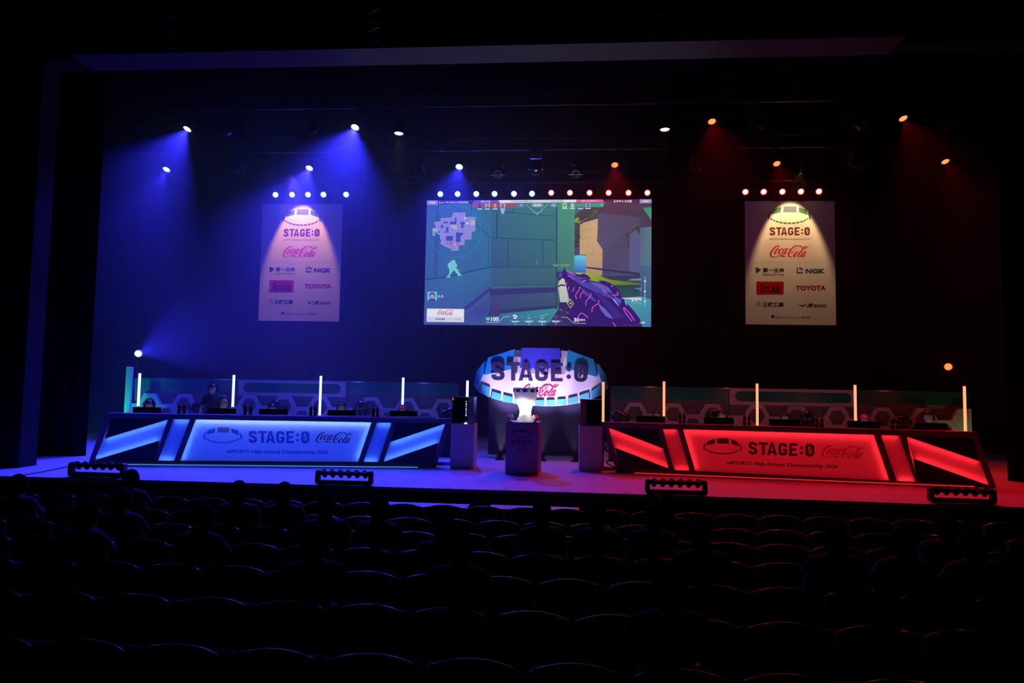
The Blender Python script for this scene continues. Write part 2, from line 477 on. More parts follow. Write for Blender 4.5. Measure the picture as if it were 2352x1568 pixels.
# ---------------------------------------------------------------- haze
hz = bpy.data.materials.new('thin_haze'); hz.use_nodes = True
nt = hz.node_tree; nt.nodes.clear()
tc = nt.nodes.new('ShaderNodeTexCoord'); sx = nt.nodes.new('ShaderNodeSeparateXYZ'); mr = nt.nodes.new('ShaderNodeMapRange')
sc_ = nt.nodes.new('ShaderNodeVolumeScatter'); oo = nt.nodes.new('ShaderNodeOutputMaterial')
mr.inputs['From Min'].default_value = -6.5; mr.inputs['From Max'].default_value = 2.5
mr.inputs['To Min'].default_value = HAZE[0]; mr.inputs['To Max'].default_value = HAZE[1]
sc_.inputs['Color'].default_value = (1, 1, 1, 1); sc_.inputs['Anisotropy'].default_value = 0.25
mr2 = nt.nodes.new('ShaderNodeMapRange'); mr2.inputs['From Min'].default_value = -12.5; mr2.inputs['From Max'].default_value = -8.0; mr2.inputs['To Min'].default_value = .12
mul = nt.nodes.new('ShaderNodeMath'); mul.operation = 'MULTIPLY'
nt.links.new(tc.outputs['Object'], sx.inputs[0]); nt.links.new(sx.outputs[0], mr.inputs[0]); nt.links.new(sx.outputs[0], mr2.inputs[0])
nt.links.new(mr.outputs[0], mul.inputs[0]); nt.links.new(mr2.outputs[0], mul.inputs[1]); nt.links.new(mul.outputs[0], sc_.inputs['Density']); nt.links.new(sc_.outputs[0], oo.inputs['Volume'])
b = MB(); b.box((-13.55, 13.25, 0.03), (11.55, 20.0, 8.6))
tag(b.build('haze', hz), 'thin drifting haze filling the stage, glowing blue under the lamps', 'haze', kind='stuff')
cy.volume_step_rate = 4.0
cy.volume_max_steps = 64

# ================================================================ overhead rig
CEIL = 11.0
M_STEEL_D = mat('black_steel', (.05, .05, .06), .35, metal=1.0)
def batten(Y, z, x0, x1, label, hang):
    t = thing('lighting_batten', label, 'lighting bar', ((x0 + x1) / 2, Y, z), group='lighting battens over the stage')
    h = (x1 - x0) / 2
    b = MB(); b.cyl((-h, 0, 0), (h, 0, 0), .025, n=12); b.cyl((-h, 0, .3), (h, 0, .3), .012, n=8); b.build('pipe', M_STEEL_D, t, smooth=False)
    for x in hang:
        b = MB(); b.cyl((x - (x0 + x1) / 2, 0, 0), (x - (x0 + x1) / 2, 0, CEIL - z), .006, n=6); b.build('hanger_cable', M_METAL, t)
ZB = {15.0: 8.22, 16.8: 7.80, 18.4: 7.42}
batten(15.0, 8.22, -11.6, 10.2, 'front lighting bar, nearest of the three, carrying four lit lamps', (-11, -4.2, 3, 9.8))
batten(16.8, 7.80, -12.2, 10.8, 'middle lighting bar carrying six lit lamps', (-12, -4.2, 3, 10.4))
batten(18.4, 7.42, -12.0, 10.6, 'rear lighting bar with rows of small lamps above the screen', (-11.6, -4.2, 3, 10.2))

def lens_mesh(r, cm, bm_, beads=True, rim=None):
    b = MB(); b.lathe([(r, 0), (r * .97, -.012), (0.001, -.016)], 24, caps=False)
    me_m = [cm]
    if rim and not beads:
        me_m = [cm, rim]; b.lathe([(r * 1.32, -.034), (r * 1.0, -.002)], 28, mi=1, caps=False)  # added glowing ring that paints the lamp's coloured halo around the lens
    if beads:
        me_m = [cm, bm_]
        rr = r * .17
        spots = [(0, 0)] + [(r * .4 * math.cos(k * PI / 3), r * .4 * math.sin(k * PI / 3)) for k in range(6)] + [(r * .76 * math.cos(k * PI / 6 + .2), r * .76 * math.sin(k * PI / 6 + .2)) for k in range(12)]
        for x, y in spots: b.lathe([(rr, -.013), (rr * .8, -.022), (.0005, -.024)], 8, Matrix.Translation((x, y, 0)), 1, caps=False)
    return b.mesh('lens', me_m)
def body_mesh(r, L):
    b = MB()
    b.lathe([(r * 1.0, 0.0), (r * 1.18, -.03), (r * 1.22, -.03), (r * 1.22, .04), (r * 1.12, .08), (r * .95, L), (r * .4, L + .03), (.001, L + .03)], 24, caps=False)
    for k in range(3): b.lathe([(r * 1.0, L * .5 + k * .04), (r * 1.16, L * .5 + k * .04), (r * 1.16, L * .5 + k * .04 + .012), (r * 1.0, L * .5 + k * .04 + .012)], 24, caps=False)
    return b.mesh('housing', M_METAL, smooth=False)
E_BLUE = emis('blue_led', (0.10, 0.22, 1.0), 5.0); E_BLUEB = emis('blue_led_bead', (0.55, 0.75, 1.0), 30.0)
E_RED = emis('red_led', (1.0, 0.05, 0.02), 1.6); E_REDB = emis('red_led_bead', (1.0, 0.22, 0.06), 3.0)
E_BLUEROW = emis('blue_row_led', (0.06, 0.10, 1.0), ROWL[0]); E_REDROW = emis('red_row_led', (1.0, 0.045, 0.03), ROWL[1])
E_WARM = emis('warm_white_led', (1.0, 0.95, 0.9), 6.0)
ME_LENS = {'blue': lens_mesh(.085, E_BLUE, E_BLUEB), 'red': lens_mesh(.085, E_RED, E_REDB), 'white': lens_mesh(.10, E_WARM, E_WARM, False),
           'bluerow': lens_mesh(.066, E_BLUEROW, None, False, emis('blue_halo_ring', (.012, .03, 1.0), .9)), 'redrow': lens_mesh(.066, E_REDROW, None, False, emis('red_halo_ring', (1.0, .005, .01), .9))}
ME_BODY = body_mesh(.085, .22); ME_BODYW = body_mesh(.10, .2); ME_BODYR = body_mesh(.07, .14)
def lamp(pos, aim, kind, label, bar_z, bar_y, power=0, angle=40, group=None, color=None, blend=.75, name='stage_lamp'):
    M = look(pos, aim)
    t = thing(name, label, 'stage light', M=M, group=group)
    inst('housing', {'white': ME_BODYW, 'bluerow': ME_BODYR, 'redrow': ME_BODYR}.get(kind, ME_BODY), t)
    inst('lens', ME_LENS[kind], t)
    I = M
    r = .085 * 1.3 if 'row' not in kind else .07 * 1.3
    a = Vector(M.to_3x3() @ Vector((1, 0, 0))); mid = Vector(M @ Vector((0, 0, .06)))
    top = Vector((mid.x, bar_y, bar_z)); b = MB()
    a = Vector((a.x, a.y, 0)).normalized()
    up = Vector((0, 0, 1))
    cz = min(mid.z + r * 1.9, bar_z - .05)
    cr = Vector((mid.x, mid.y, cz)); cr2 = cr.lerp(Vector((top.x, top.y, cz)), .5)
    b.tube([mid + a * r, mid + a * r + up * r * 1.0, cr + a * r * .8, cr - a * r * .8, mid - a * r + up * r * 1.0, mid - a * r], .008, 6)
    b.build('yoke', M_METAL, t, world=M)
    b = MB(); b.tube([cr, top - up * .03], .012, 6); b.cyl(top - Vector((.03, 0, 0)), top + Vector((.03, 0, 0)), .04, n=10)
    b.build('clamp', M_METAL, t, world=M)
    if power:
        spot('beam_light', Matrix.Translation((0, 0, -.03)), color, power, angle, blend, .05, t)
    return t
B1, B2, BR = 15.0, 16.8, 18.4; B3 = BR
def toplamp(px, py, Y, aim, kind, label, power, angle=42, group=None):
    return lamp(atY(px, py, Y), aim, kind, label, ZB[Y], Y, power, angle, group, BLUE if kind == 'blue' else RED)
PB, PR = LAMP['blue'], LAMP['red']
toplamp(431, 295, B1, (-11.2, 11.6, 0), 'blue', 'blue lamp on the front bar, leftmost of its two', PB, 72)
toplamp(816, 291, B1, (-5.6, 11.2, 0), 'blue', 'blue lamp on the front bar, nearer the centre of the two', PB * 1.15, 76)
toplamp(383, 388, B2, (-11.4, 13.0, 0), 'blue', 'blue lamp on the middle bar, leftmost of its three', PB * .4, 60)
toplamp(711, 385, B2, (-7.3, 12.6, 0), 'blue', 'blue lamp on the middle bar above the left banner', PB * .8, 70)
toplamp(1055, 382, B2, (-3.0, 12.2, 0), 'blue', 'blue lamp on the middle bar above the screen', PB * .5, 66)
toplamp(1635, 278, B1, (3.6, 11.2, 0), 'red', 'red lamp on the front bar, nearer the centre of the two', PR * 1.1, 72)
toplamp(2074, 271, B1, (8.6, 11.2, 0), 'red', 'red lamp on the front bar, rightmost of its two', PR, 66)
toplamp(1412, 378, B2, (1.4, 12.2, 0), 'red', 'red lamp on the middle bar above the screen', PR * .7, 60)
toplamp(1784, 375, B2, (5.6, 12.4, 0), 'red', 'red lamp on the middle bar above the right banner', PR * .9, 66)
toplamp(2171, 370, B2, (10.0, 13.0, 0), 'red', 'red lamp on the middle bar, rightmost of its three', PR * .6, 60)
for (px, py), s in zip(((916, 305), (1527, 296)), ('left of the screen', 'right of the screen')):
    p = atY(px, py, B1)
    lamp(p, (p.x, p.y - .4, 0), 'white', 'white downlight on the front bar, ' + s, ZB[B1], B1, 25, 40, 'white downlights', (1, .93, .85))
# rows of small lamps over banners and screen
xs_l = (633, 671, 707.5, 743, 795); xs_b = (1011.5, 1051, 1094, 1136, 1180.5, 1222); xs_r = (1266, 1309, 1354, 1398, 1443.5, 1487); xs_rr = (1712, 1754, 1797, 1839.5, 1881)
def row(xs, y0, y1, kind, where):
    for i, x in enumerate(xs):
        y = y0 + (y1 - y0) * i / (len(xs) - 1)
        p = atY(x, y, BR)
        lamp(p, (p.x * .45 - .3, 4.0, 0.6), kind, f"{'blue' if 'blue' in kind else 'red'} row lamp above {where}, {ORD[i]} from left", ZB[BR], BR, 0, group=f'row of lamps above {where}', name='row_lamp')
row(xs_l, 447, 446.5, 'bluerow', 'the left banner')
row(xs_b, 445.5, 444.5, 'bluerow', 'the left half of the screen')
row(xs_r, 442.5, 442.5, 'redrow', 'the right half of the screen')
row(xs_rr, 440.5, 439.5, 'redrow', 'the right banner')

# side lamps on stands, behind the players
def side_lamp(px, py, Y, aim, kind, label, power, angle):
    p = atY(px, py, Y); M = look(p, aim)
    t = thing('stage_lamp', label, 'stage light', M=M)
    inst('housing', ME_BODY, t); 
    inst('lens', ME_LENS[kind], t)
    b = MB(); r = .11; a = Vector((M.to_3x3() @ Vector((1, 0, 0))));
    m_ = Vector(M @ Vector((0, 0, .06)))
    b.tube([m_ + a * r, m_ + a * r - Vector((0, 0, .14)), m_ - a * r - Vector((0, 0, .14)), m_ - a * r], .008, 6)
    b.cyl(m_ - Vector((0, 0, .14)), (m_.x, m_.y, .05), .02, n=10); b.build('pole', M_METAL, t, world=M)
    b = MB(); b.cyl((m_.x, m_.y, 0.0), (m_.x, m_.y, .05), .25, n=24); b.build('stand_base', M_METAL, t, world=M)
    spot('beam_light', Matrix.Translation((0, 0, -.03)), BLUE if kind == 'blue' else RED, power, angle, .5, .05, t)
side_lamp(317, 812, 17.2, (-7.0, 13.2, 2.9), 'blue', 'blue lamp on a pole at the far left, shining across the stage', PB * .55, 26)
side_lamp(2178, 842, 17.2, (6.0, 10.5, 2.0), 'red', 'red lamp on a pole at the far right above the players', PR * .12, 30)

# unlit fixtures on the bars
def profile_mesh():
    b = MB(); b.box((-.11, -.16, 0), (.11, .16, .34)); b.cyl((0, 0, 0), (0, 0, -.22), .095, .085, 16); b.lathe([(.10, -.22), (.115, -.22), (.115, -.19), (.10, -.19)], 16, caps=False)
    b.box((-.19, -.012, -.24), (.19, .012, .0)); return b.mesh('housing', M_METAL)
def lens_dark():
    b = MB(); b.lathe([(.08, -.221), (.05, -.236), (.001, -.242)], 16, caps=False); return b.mesh('lens', mat('dark_glass', (.01, .01, .015), .08, spec=.8))
ME_PROF, ME_PLENS = profile_mesh(), lens_dark()
def dark_fixture(px, py, Y, aim, label, name='spotlight_fixture'):
    p = atY(px, py, Y); M = look(p, aim); t = thing(name, label, 'stage light', M=M, group='unlit fixtures on the bars')
    inst('housing', ME_PROF, t); inst('lens', ME_PLENS, t)
    b = MB(); bz = ZB[Y]; p = Vector(p)
    b.tube([p + Vector((-.2, 0, 0)), p + Vector((-.2, 0, .25)), p + Vector((.2, 0, .25)), p + Vector((.2, 0, 0))], .012, 6)
    b.tube([p + Vector((0, 0, .25)), Vector((p.x, Y, bz - .02))], .014, 6); b.build('yoke', M_METAL, t, world=M)
for px, py, ax, s in ((530, 298, -10.5, 'unlit spotlight on the front bar, left of the blue lamp over the left desk'), (722, 296, -8, 'unlit spotlight on the front bar between the two blue lamps'),
                      (1747, 286, 7, 'unlit spotlight on the front bar between the two red lamps'), (1968, 284, 9.5, 'unlit spotlight on the front bar, just left of the rightmost red lamp'), (2171, 286, 6, 'unlit square spotlight at the right end of the front bar')):
    dark_fixture(px, py, B1, (ax, 9.5, 3.2), s)
for px, py, s in ((545, 384, 'unlit spotlight on the middle bar, right of the leftmost blue lamp'), (962, 396, 'unlit spotlight on the middle bar, left of the blue lamp over the screen'), (1145, 392, 'unlit spotlight on the middle bar, between the blue lamp and the round moving head'), (1322, 391, 'unlit spotlight on the middle bar, between the round moving head and the red lamp'),
                  (1600, 378, 'unlit spotlight on the middle bar, between the screen and the right banner'), (1968, 372, 'unlit spotlight on the middle bar, right of the red lamp over the right banner')):
    q = atY(px, py, B2); dark_fixture(px, py, B2, (q.x, 12.5, 3.0), s)

# moving heads (hung one and the eight standing behind the players)
M_GLOSS = mat('glossy_black_plastic', (0.01, 0.01, 0.012), 0.18, spec=0.6)
def moving_head(loc, rz, tilt, label, group=None, hung=False, pan_lens=None):
    t = thing('moving_head_light', label, 'stage light', loc, rz, group)
    s = -1 if hung else 1
    b = MB(); b.box((-.17, -.14, 0 if not hung else -.12), (.17, .14, .12 if not hung else 0)); b.build('base', M_METAL, t, bevel=.015)
    b = MB()
    for x in (-.19, .15): b.box((x, -.06, min(s * .14, s * .46)), (x + .04, .06, max(s * .14, s * .46)))
    b.box((-.19, -.06, min(s * .12, s * .17)), (.19, .06, max(s * .12, s * .17))); b.build('yoke', M_METAL, t, bevel=.012)
    Mh = Matrix.Translation((0, 0, s * .40)) @ Matrix.Rotation(tilt, 4, 'X')
    b = MB(); b.lathe([(.001, .21), (.07, .20), (.12, .15), (.145, .05), (.145, -.06), (.13, -.13), (.12, -.20), (.10, -.20)], 24, Mh, caps=False)
    b.build('head', M_GLOSS, t, smooth=True)
    b = MB(); b.lathe([(.115, -.195), (.08, -.21), (.001, -.22)], 20, Mh, caps=False); b.build('lens', mat('dark_glass', (.01, .01, .015), .08, spec=.8), t, smooth=True)
    return t
p = atY(1231, 362, B2)
mh = moving_head((p.x, B2, 7.72), 0, R_(-30), 'round moving head hanging from the middle bar over the screen centre', hung=True)
b = MB(); b.cyl((0, 0, 0), (0, 0, .07), .03, n=10); b.build('clamp', M_METAL, mh)

# hanging ladder trusses in front of the header
def ladder_truss(px, y0, y1, label, Y=10.3):
    a = atY(px, y1, Y); c = atY(px, y0, Y); t = thing('hanging_truss', label, 'truss', (a.x, Y, a.z), group='hanging trusses in front of the stage header')
    h = CEIL - a.z
    for sx in (-.11, .11):
        b = MB(); b.cyl((sx, 0, 0), (sx, 0, h), .018, n=8); b.build('tube', M_STEEL_D, t)
    b = MB(); n = int(h / .16)
    for k in range(n): b.cyl((-.11, 0, .05 + k * .16), (.11, 0, .05 + k * .16 + (.1 if k % 2 else -.0)), .009, n=6)
    b.build('lacing', M_STEEL_D, t)
M_STEEL_D = mat('black_steel', (.05, .05, .06), .35, metal=1.0)
ladder_truss(395, 30, 116, 'dark hanging truss above the left end of the stage header')
ladder_truss(858, 10, 102, 'dark hanging truss above the header, left of centre')
ladder_truss(1510, 4, 86, 'dark hanging truss above the header, right of centre')
ladder_truss(2006, 30, 75, 'dark hanging truss above the right end of the stage header')
# weak ceiling downlights over the header
for px, py, s in ((1030, 101, 'left'), (1362, 92, 'middle'), (1640, 85, 'right')):
    p = atY(px, py - 14, 10.2)
    t = thing('ceiling_downlight', f'faint recessed ceiling light above the stage header, {s} of three', 'ceiling light', (p.x, 10.35, 8.6), group='ceiling lights over the header')
    b = MB(); b.lathe([(.12, 0), (.12, .2), (.10, .2), (.10, 0)], 20, caps=False); b.cyl((0, 0, .2), (0, 0, CEIL - 8.6), .015, n=8); b.build('housing', M_METAL, t)
    b = MB(); b.lathe([(.10, .06), (.001, .06)], 20, caps=False); b.build('bulb', emis('dim_white', (.8, .85, 1), .4), t)
# ================================================================ banners
M_CLOTH = mat('white_banner_cloth', (0.78, 0.75, 0.76), .85, spec=.15, noise=.04, nscale=3)
INK = {}
def ink(rgb):
    k = tuple(rgb)
    if k not in INK: INK[k] = mat('ink_%d_%d_%d' % k, lin(rgb), .8, spec=.1)
    return INK[k]
c3 = crop(1680, 410, 4.357)
YB = 18.6
def banner_pts(poly):
    """crop points on the right banner -> banner space (x across, z down from its top left corner)"""
    o = atY(*c3(135, 226), YB)
    out = []
    for x, y in poly:
        p = atY(*c3(x, y), YB); out.append(Vector((p.x - o.x, 0, p.z - o.z)))
    return out
BW = atY(*c3(1031, 222), YB).x - atY(*c3(135, 226), YB).x
BH = atY(*c3(135, 226), YB).z - atY(*c3(140, 1458), YB).z
def flat(name, polys, m, parent, off, fn):
    b = MB()
    for p in polys:
        if len(p) < 3: continue
        b.poly([q + Vector(off) for q in fn(p)])
    return b.build(name, m, parent, recalc=False)
def make_banner(label, x0, ztop, lamp_kind):
    t = thing('sponsor_banner', label, 'banner', (x0, YB, ztop), group='sponsor banners hanging beside the screen')
    b = MB(); b.box((0, 0, -BH), (BW, .012, 0)); b.build('cloth', M_CLOTH, t)
    for nm, z in (('top_bar', 0.0), ('bottom_bar', -BH)):
        b = MB(); b.cyl((0, .03, z), (BW, .03, z), .016, n=8); b.build(nm, M_METAL, t)
    for fx in (.15, .85):
        b = MB(); b.cyl((BW * fx, .03, 0), (BW * fx, .03, CEIL - ztop), .005, n=6); b.build('hanger_cable', M_METAL, t)
    G = lambda nm, polys, rgb, lay=1: flat(nm, polys, ink(rgb), t, (0, -.003 * lay, 0), banner_pts)
    ring = [fit([p], 365, 278, 795, 455)[0] for p, k in ARENA]
    G('ring_mark', [p for p, (_, k) in zip(ring, ARENA) if k != 'c'], (70, 120, 95))
    G('ring_mark_screen', [p for p, (_, k) in zip(ring, ARENA) if k == 'c'], (105, 125, 150))
    G('title_lettering', fit(STAGE, 383, 487, 785, 567), (95, 55, 50))
    G('subtitle_lettering', fit(text2d('eSPORTS High-School Championship 2026', .012), 380, 597, 785, 614), (120, 85, 70))
    G('script_lettering', fit(SCRIPT, 385, 667, 778, 787), (225, 25, 25))
    G('kite_mark', [[(238, 888), (266, 892), (296, 912), (264, 941), (238, 944), (246, 918)]], (45, 75, 120))
    G('sponsor_lettering', fit(text2d('第一生命', .018), 313, 893, 530, 938) + fit(text2d('Daiichi Life Group', .004), 313, 949, 527, 974), (35, 30, 45))
    sq = [[(653, 893), (664, 893), (664, 934), (714, 934), (714, 948), (653, 948)]]
    for k in range(6): sq += ribbon([(668 + k * 7, 912 + k * 4 - 14), (690 + k * 6, 888 + k * 4 - 4)], 4.0)
    sq += [[(672, 905), (700, 884), (720, 900), (712, 922), (690, 932), (672, 924)]]
    G('square_mark', sq[:-1], (60, 85, 130))
    G('sponsor_lettering', fit(text2d('NGK', .045), 742, 902, 935, 949), (45, 65, 110))
    G('red_plate', [[(250, 1030), (523, 1030), (523, 1158), (250, 1158)]], (205, 22, 26))
    gt = fit(text2d('G', .03), 288, 1053, 326, 1142) + fit(text2d('TUNE', .04), 328, 1082, 490, 1141) + fit(text2d('mouse', .01), 432, 1056, 490, 1067) + [[(411, 1068), (418, 1056), (425, 1068)], [(365, 1058), (398, 1058), (398, 1061), (365, 1061)]]
    G('plate_lettering', gt, (30, 20, 35), 2)
    G('sponsor_lettering', fit(text2d('TOYOTA', .045), 645, 1070, 945, 1119), (175, 20, 35))
    cm = ribbon(arc(272, 1257, 25, 0, 360, 24)[:-1], 2.5, True) + ribbon([(272, 1234), (254, 1272)], 3) + ribbon([(272, 1234), (290, 1272)], 3) + ribbon([(262, 1262), (272, 1246), (282, 1262)], 3)
    G('circle_mark', cm, (165, 60, 50))
    G('sponsor_lettering', fit(text2d('三機工業', .022), 312, 1237, 523, 1283), (40, 35, 45))
    bird = [[(655, 1259), (700, 1262), (716, 1268), (764, 1246), (738, 1268), (722, 1270), (712, 1285), (704, 1286), (700, 1274), (690, 1266)]]
    G('bird_mark', bird, (35, 35, 60))
    mz = []
    for dx in (0, 22): mz += [[(752 + dx, 1287), (766 + dx, 1287), (790 + dx, 1249), (778 + dx, 1249)]]
    mz += [[(788, 1249), (812, 1249), (800, 1287), (786, 1287)]]
    G('sponsor_lettering', mz + fit(text2d('IZUNO', .03), 818, 1258, 948, 1287, skew=.12), (35, 35, 60))
    G('school_mark', [[(400, 1366), (427, 1366), (427, 1388), (413, 1397), (400, 1388)]], (45, 40, 50))
    G('school_lettering', fit(text2d('仙台デザイン&テクノロジー専門学校', .006), 437, 1378, 787, 1402) + fit(text2d('SENDAI', .0), 438, 1366, 510, 1371), (50, 40, 50))
    # seam across the cloth
    G('seam', [[(238, 838), (940, 838), (940, 839.2), (238, 839.2)]], (170, 130, 130))
    return t
pr = atY(*c3(135, 226), YB); pl = atY(604, 469, YB)
make_banner('tall white sponsor banner on the blue side, left of the screen', pl.x, pl.z, 'blue')
make_banner('tall white sponsor banner on the red side, right of the screen', pr.x, pr.z, 'red')
# one warm spotlight above each banner, pointing down its face
def banner_spot(x0, ztop, label, dx, tint):
    a = 26.0
    p = Vector((x0 + BW / 2 + dx, YB - .86, ztop + .66))
    ang = R_(a)
    tgt = p + Vector((0, math.sin(ang), -math.cos(ang)))
    M = look(p, tgt); t = thing('banner_spotlight', label, 'stage light', M=M, group='spotlights over the banners')
    inst('housing', ME_BODYR, t)
    b = MB(); b.lathe([(.07, 0), (.001, -.004)], 20, caps=False); b.build('lens', emis('warm_lamp', (1, .75, .45), 20.0), t)
    b = MB(); top = Vector((p.x, B3, ZB[B3])); b.tube([M @ Vector((0, 0, .12)), Vector((p.x, p.y, ZB[B3])), top], .012, 6); b.build('bracket', M_METAL, t, world=M)
    spot('beam_light', Matrix.Translation((0, 0, -.02)), tint, LAMP['banner'], a * 2, .38, .05, t)
banner_spot(pl.x, pl.z, 'small dark spotlight over the left banner, pouring warm light down it', .0, (1.15, .50, .09))
banner_spot(pr.x, pr.z, 'small dark spotlight over the right banner, pouring warm light down it', .02, (1.0, .60, .26))

# ================================================================ projection screen
YS = 19.0
c2 = crop(960, 420, 4.2)
sc0 = atY(*c2(88, 172), YS)
SX0, SX1, SZ0, SZ1 = -4.085, 2.55, 3.345, 7.075
screen = thing('projection_screen', 'large projection screen showing a first-person game, hung between the two banners', 'screen', ((SX0 + SX1) / 2, YS, SZ0))
b = MB(); b.holes([(SX0 - .10, YS - .02, SZ0 - .10), (SX1 + .10, YS - .02, SZ0 - .10), (SX1 + .10, YS - .02, SZ1 + .04), (SX0 - .10, YS - .02, SZ1 + .04)],
                  [[(SX0, YS - .02, SZ0), (SX1, YS - .02, SZ0), (SX1, YS - .02, SZ1), (SX0, YS - .02, SZ1)]], (0, .08, 0))
b.build('border', M_CURT, screen, world=screen.matrix_world)
for x in (SX0 + .6, SX1 - .6):
    b = MB(); b.cyl((x, YS + .03, SZ1), (x, YS + .03, CEIL), .008, n=6); b.build('hanger_cable', M_METAL, screen, world=screen.matrix_world)
PIC = MB()
NL = [0]
def pp(poly, rgb):
    """one flat patch of the picture; rgb sRGB or a list per corner; each call lies just in front of the last"""
    NL[0] += 1
    d = .00012 * NL[0]
    c = [lin(q) for q in rgb] if isinstance(rgb[0], (tuple, list)) else lin(rgb)
    P = []
    for x, y in poly:
        q = atY(*c2(x, y), YS)
        P.append(Vector((min(max(q.x, SX0), SX1), YS - d, min(max(q.z, SZ0), SZ1))))
    PIC.poly(P, 0, c)
def ps(polys, rgb):
    for p in polys:
        if len(p) >= 3: pp(p, rgb); NL[0] -= 1
    NL[0] += 1
def line(P, w, rgb, smooth=False):
    ps(ribbon(catmull(P, 4) if smooth else P, w), rgb)
def words(s, x0, y0, x1, y1, rgb, bold=.02, dy=0): ps(fit(text2d(s, bold), x0, y0, x1, y1, 0, dy), rgb)
BGR = [(40, 160), (2300, 150), (2300, 1420), (20, 1400)]
pp(BGR, [(58, 108, 150), (70, 120, 125), (60, 95, 130), (62, 85, 150)])
# stone walls
pp([(88, 172), (708, 190), (708, 990), (430, 1210), (56, 1240)], [(58, 95, 165), (52, 118, 148), (52, 112, 150), (58, 92, 150), (62, 95, 155)])
pp([(56, 930), (300, 905), (560, 835), (708, 812), (708, 990), (430, 1200), (200, 1395), (40, 1395)], [(62, 100, 155), (60, 108, 155), (56, 112, 152), (54, 112, 148), (55, 100, 142), (62, 92, 150), (66, 84, 158), (66, 84, 165)])
pp([(708, 200), (1340, 200), (1338, 812), (705, 815)], [(60, 112, 140), (64, 128, 126), (60, 108, 122), (56, 84, 130)])
pp([(705, 815), (1338, 812), (1338, 972), (708, 990)], [(58, 98, 128), (62, 110, 120), (62, 100, 118), (58, 92, 126)])
pp([(705, 990), (1338, 975), (1338, 1010), (700, 1030)], (52, 105, 118))
pp([(700, 1022), (1338, 1005), (1338, 1052), (690, 1090)], (58, 52, 118))
pp([(695, 1085), (1338, 1052), (1338, 1185), (690, 1235)], [(62, 72, 128), (64, 92, 118), (60, 84, 112), (62, 66, 126)])
pp([(690, 1235), (1338, 1185), (1338, 1215), (660, 1290)], (52, 56, 108))
pp([(640, 1395), (780, 1262), (1338, 1208), (1345, 1395)], [(66, 84, 158), (58, 110, 150), (54, 148, 150), (54, 120, 150)])
pp([(700, 1000), (430, 1215), (470, 1225), (705, 1040)], (58, 52, 130))
pp([(690, 1090), (480, 1250), (330, 1395), (560, 1395), (680, 1250)], [(62, 84, 140), (62, 80, 150), (66, 84, 165), (66, 84, 165), (60, 70, 140)])
line([(700, 1035), (560, 1135), (360, 1300)], 10, (70, 60, 165))
DK = (38, 62, 105)
for P, w in (([(330, 212), (420, 280), (690, 520)], 6), ([(516, 205), (514, 300)], 5), ([(682, 515), (678, 812)], 5), ([(70, 932), (300, 903), (560, 840), (706, 812)], 9),
             ([(712, 262), (1000, 295), (1335, 322)], 5), ([(920, 242), (922, 288)], 6), ([(765, 280), (762, 530)], 10), ([(710, 530), (1000, 540), (1330, 553)], 6), ([(870, 545), (865, 812)], 6), ([(1206, 560), (1204, 812)], 6),
             ([(700, 815), (1335, 812)], 5), ([(1340, 200), (1336, 1220)], 12), ([(705, 990), (1335, 974)], 4), ([(800, 1222), (1330, 1184)], 6), ([(1345, 318), (1510, 322)], 4)):
    line(P, w, DK)
pp([(170, 215), (205, 215), (190, 905), (150, 915)], (54, 88, 138))
pp([(1344, 236), (1514, 230), (1508, 870), (1480, 960), (1340, 1230)], [(76, 148, 128), (80, 150, 130), (74, 128, 128), (64, 118, 118), (52, 92, 108)])
# view through the opening
pp([(1512, 300), (1640, 236), (2300, 190), (2300, 1110), (1508, 1110)], [(80, 74, 92), (78, 62, 84), (74, 58, 78), (74, 84, 118), (78, 78, 110)])
pp([(1640, 236), (1810, 196), (2300, 160), (2300, 262), (1760, 285), (1562, 392), (1514, 330)], (84, 62, 84))
pp([(1730, 290), (2140, 330), (2140, 890), (1770, 890), (1785, 650), (1735, 560)], [(84, 80, 112), (86, 74, 96), (84, 84, 124), (76, 70, 112), (82, 80, 118), (84, 82, 118)])
pp([(1562, 392), (1735, 345), (1732, 470), (1728, 560), (1782, 645), (1776, 895), (1620, 866), (1560, 700)], [(188, 158, 118), (212, 172, 132), (208, 168, 126), (206, 166, 124), (196, 158, 124), (178, 142, 112), (170, 140, 112), (196, 160, 120)])
for P in ([(1565, 470), (1730, 430)], [(1565, 545), (1728, 515)], [(1565, 620), (1775, 600)], [(1625, 685), (1780, 690)], [(1690, 615), (1690, 700)], [(1645, 545), (1645, 610)]): line(P, 2.5, (150, 118, 98))
for P in ([(1735, 470), (2010, 410)], [(1735, 560), (2010, 500)], [(1785, 640), (2020, 600)], [(1785, 720), (2030, 700)], [(1880, 440), (1880, 530)], [(1960, 520), (1955, 600)], [(1850, 630), (1850, 720)]): line(P, 2.5, (62, 58, 90))
line([(1560, 400), (1760, 270)], 10, (60, 62, 58)); line([(1562, 385), (1700, 300)], 5, (160, 130, 100))
random.seed(3)
for k in range(34):
    x = random.uniform(1600, 1760); y = 320 - (x - 1600) * .25 + random.uniform(-28, 24); s = random.uniform(8, 20)
    pp([(x - s, y), (x, y - s * .6), (x + s, y + s * .2), (x, y + s * .7)], random.choice([(70, 84, 58), (58, 70, 54), (92, 104, 66)]))
for k in range(16):
    x = random.uniform(1516, 1556); y = random.uniform(335, 385); s = random.uniform(7, 14)
    pp([(x - s, y), (x, y - s), (x + s, y), (x, y + s)], random.choice([(140, 185, 60), (115, 165, 62)]))
for k in range(26):
    y = random.uniform(390, 625); x = 1514 + random.uniform(0, 44) * (1 - max(0, y - 520) / 200); s = random.uniform(8, 15)
    pp([(x - s, y), (x, y - s), (x + s, y), (x, y + s)], random.choice([(44, 58, 56), (52, 66, 54)]))
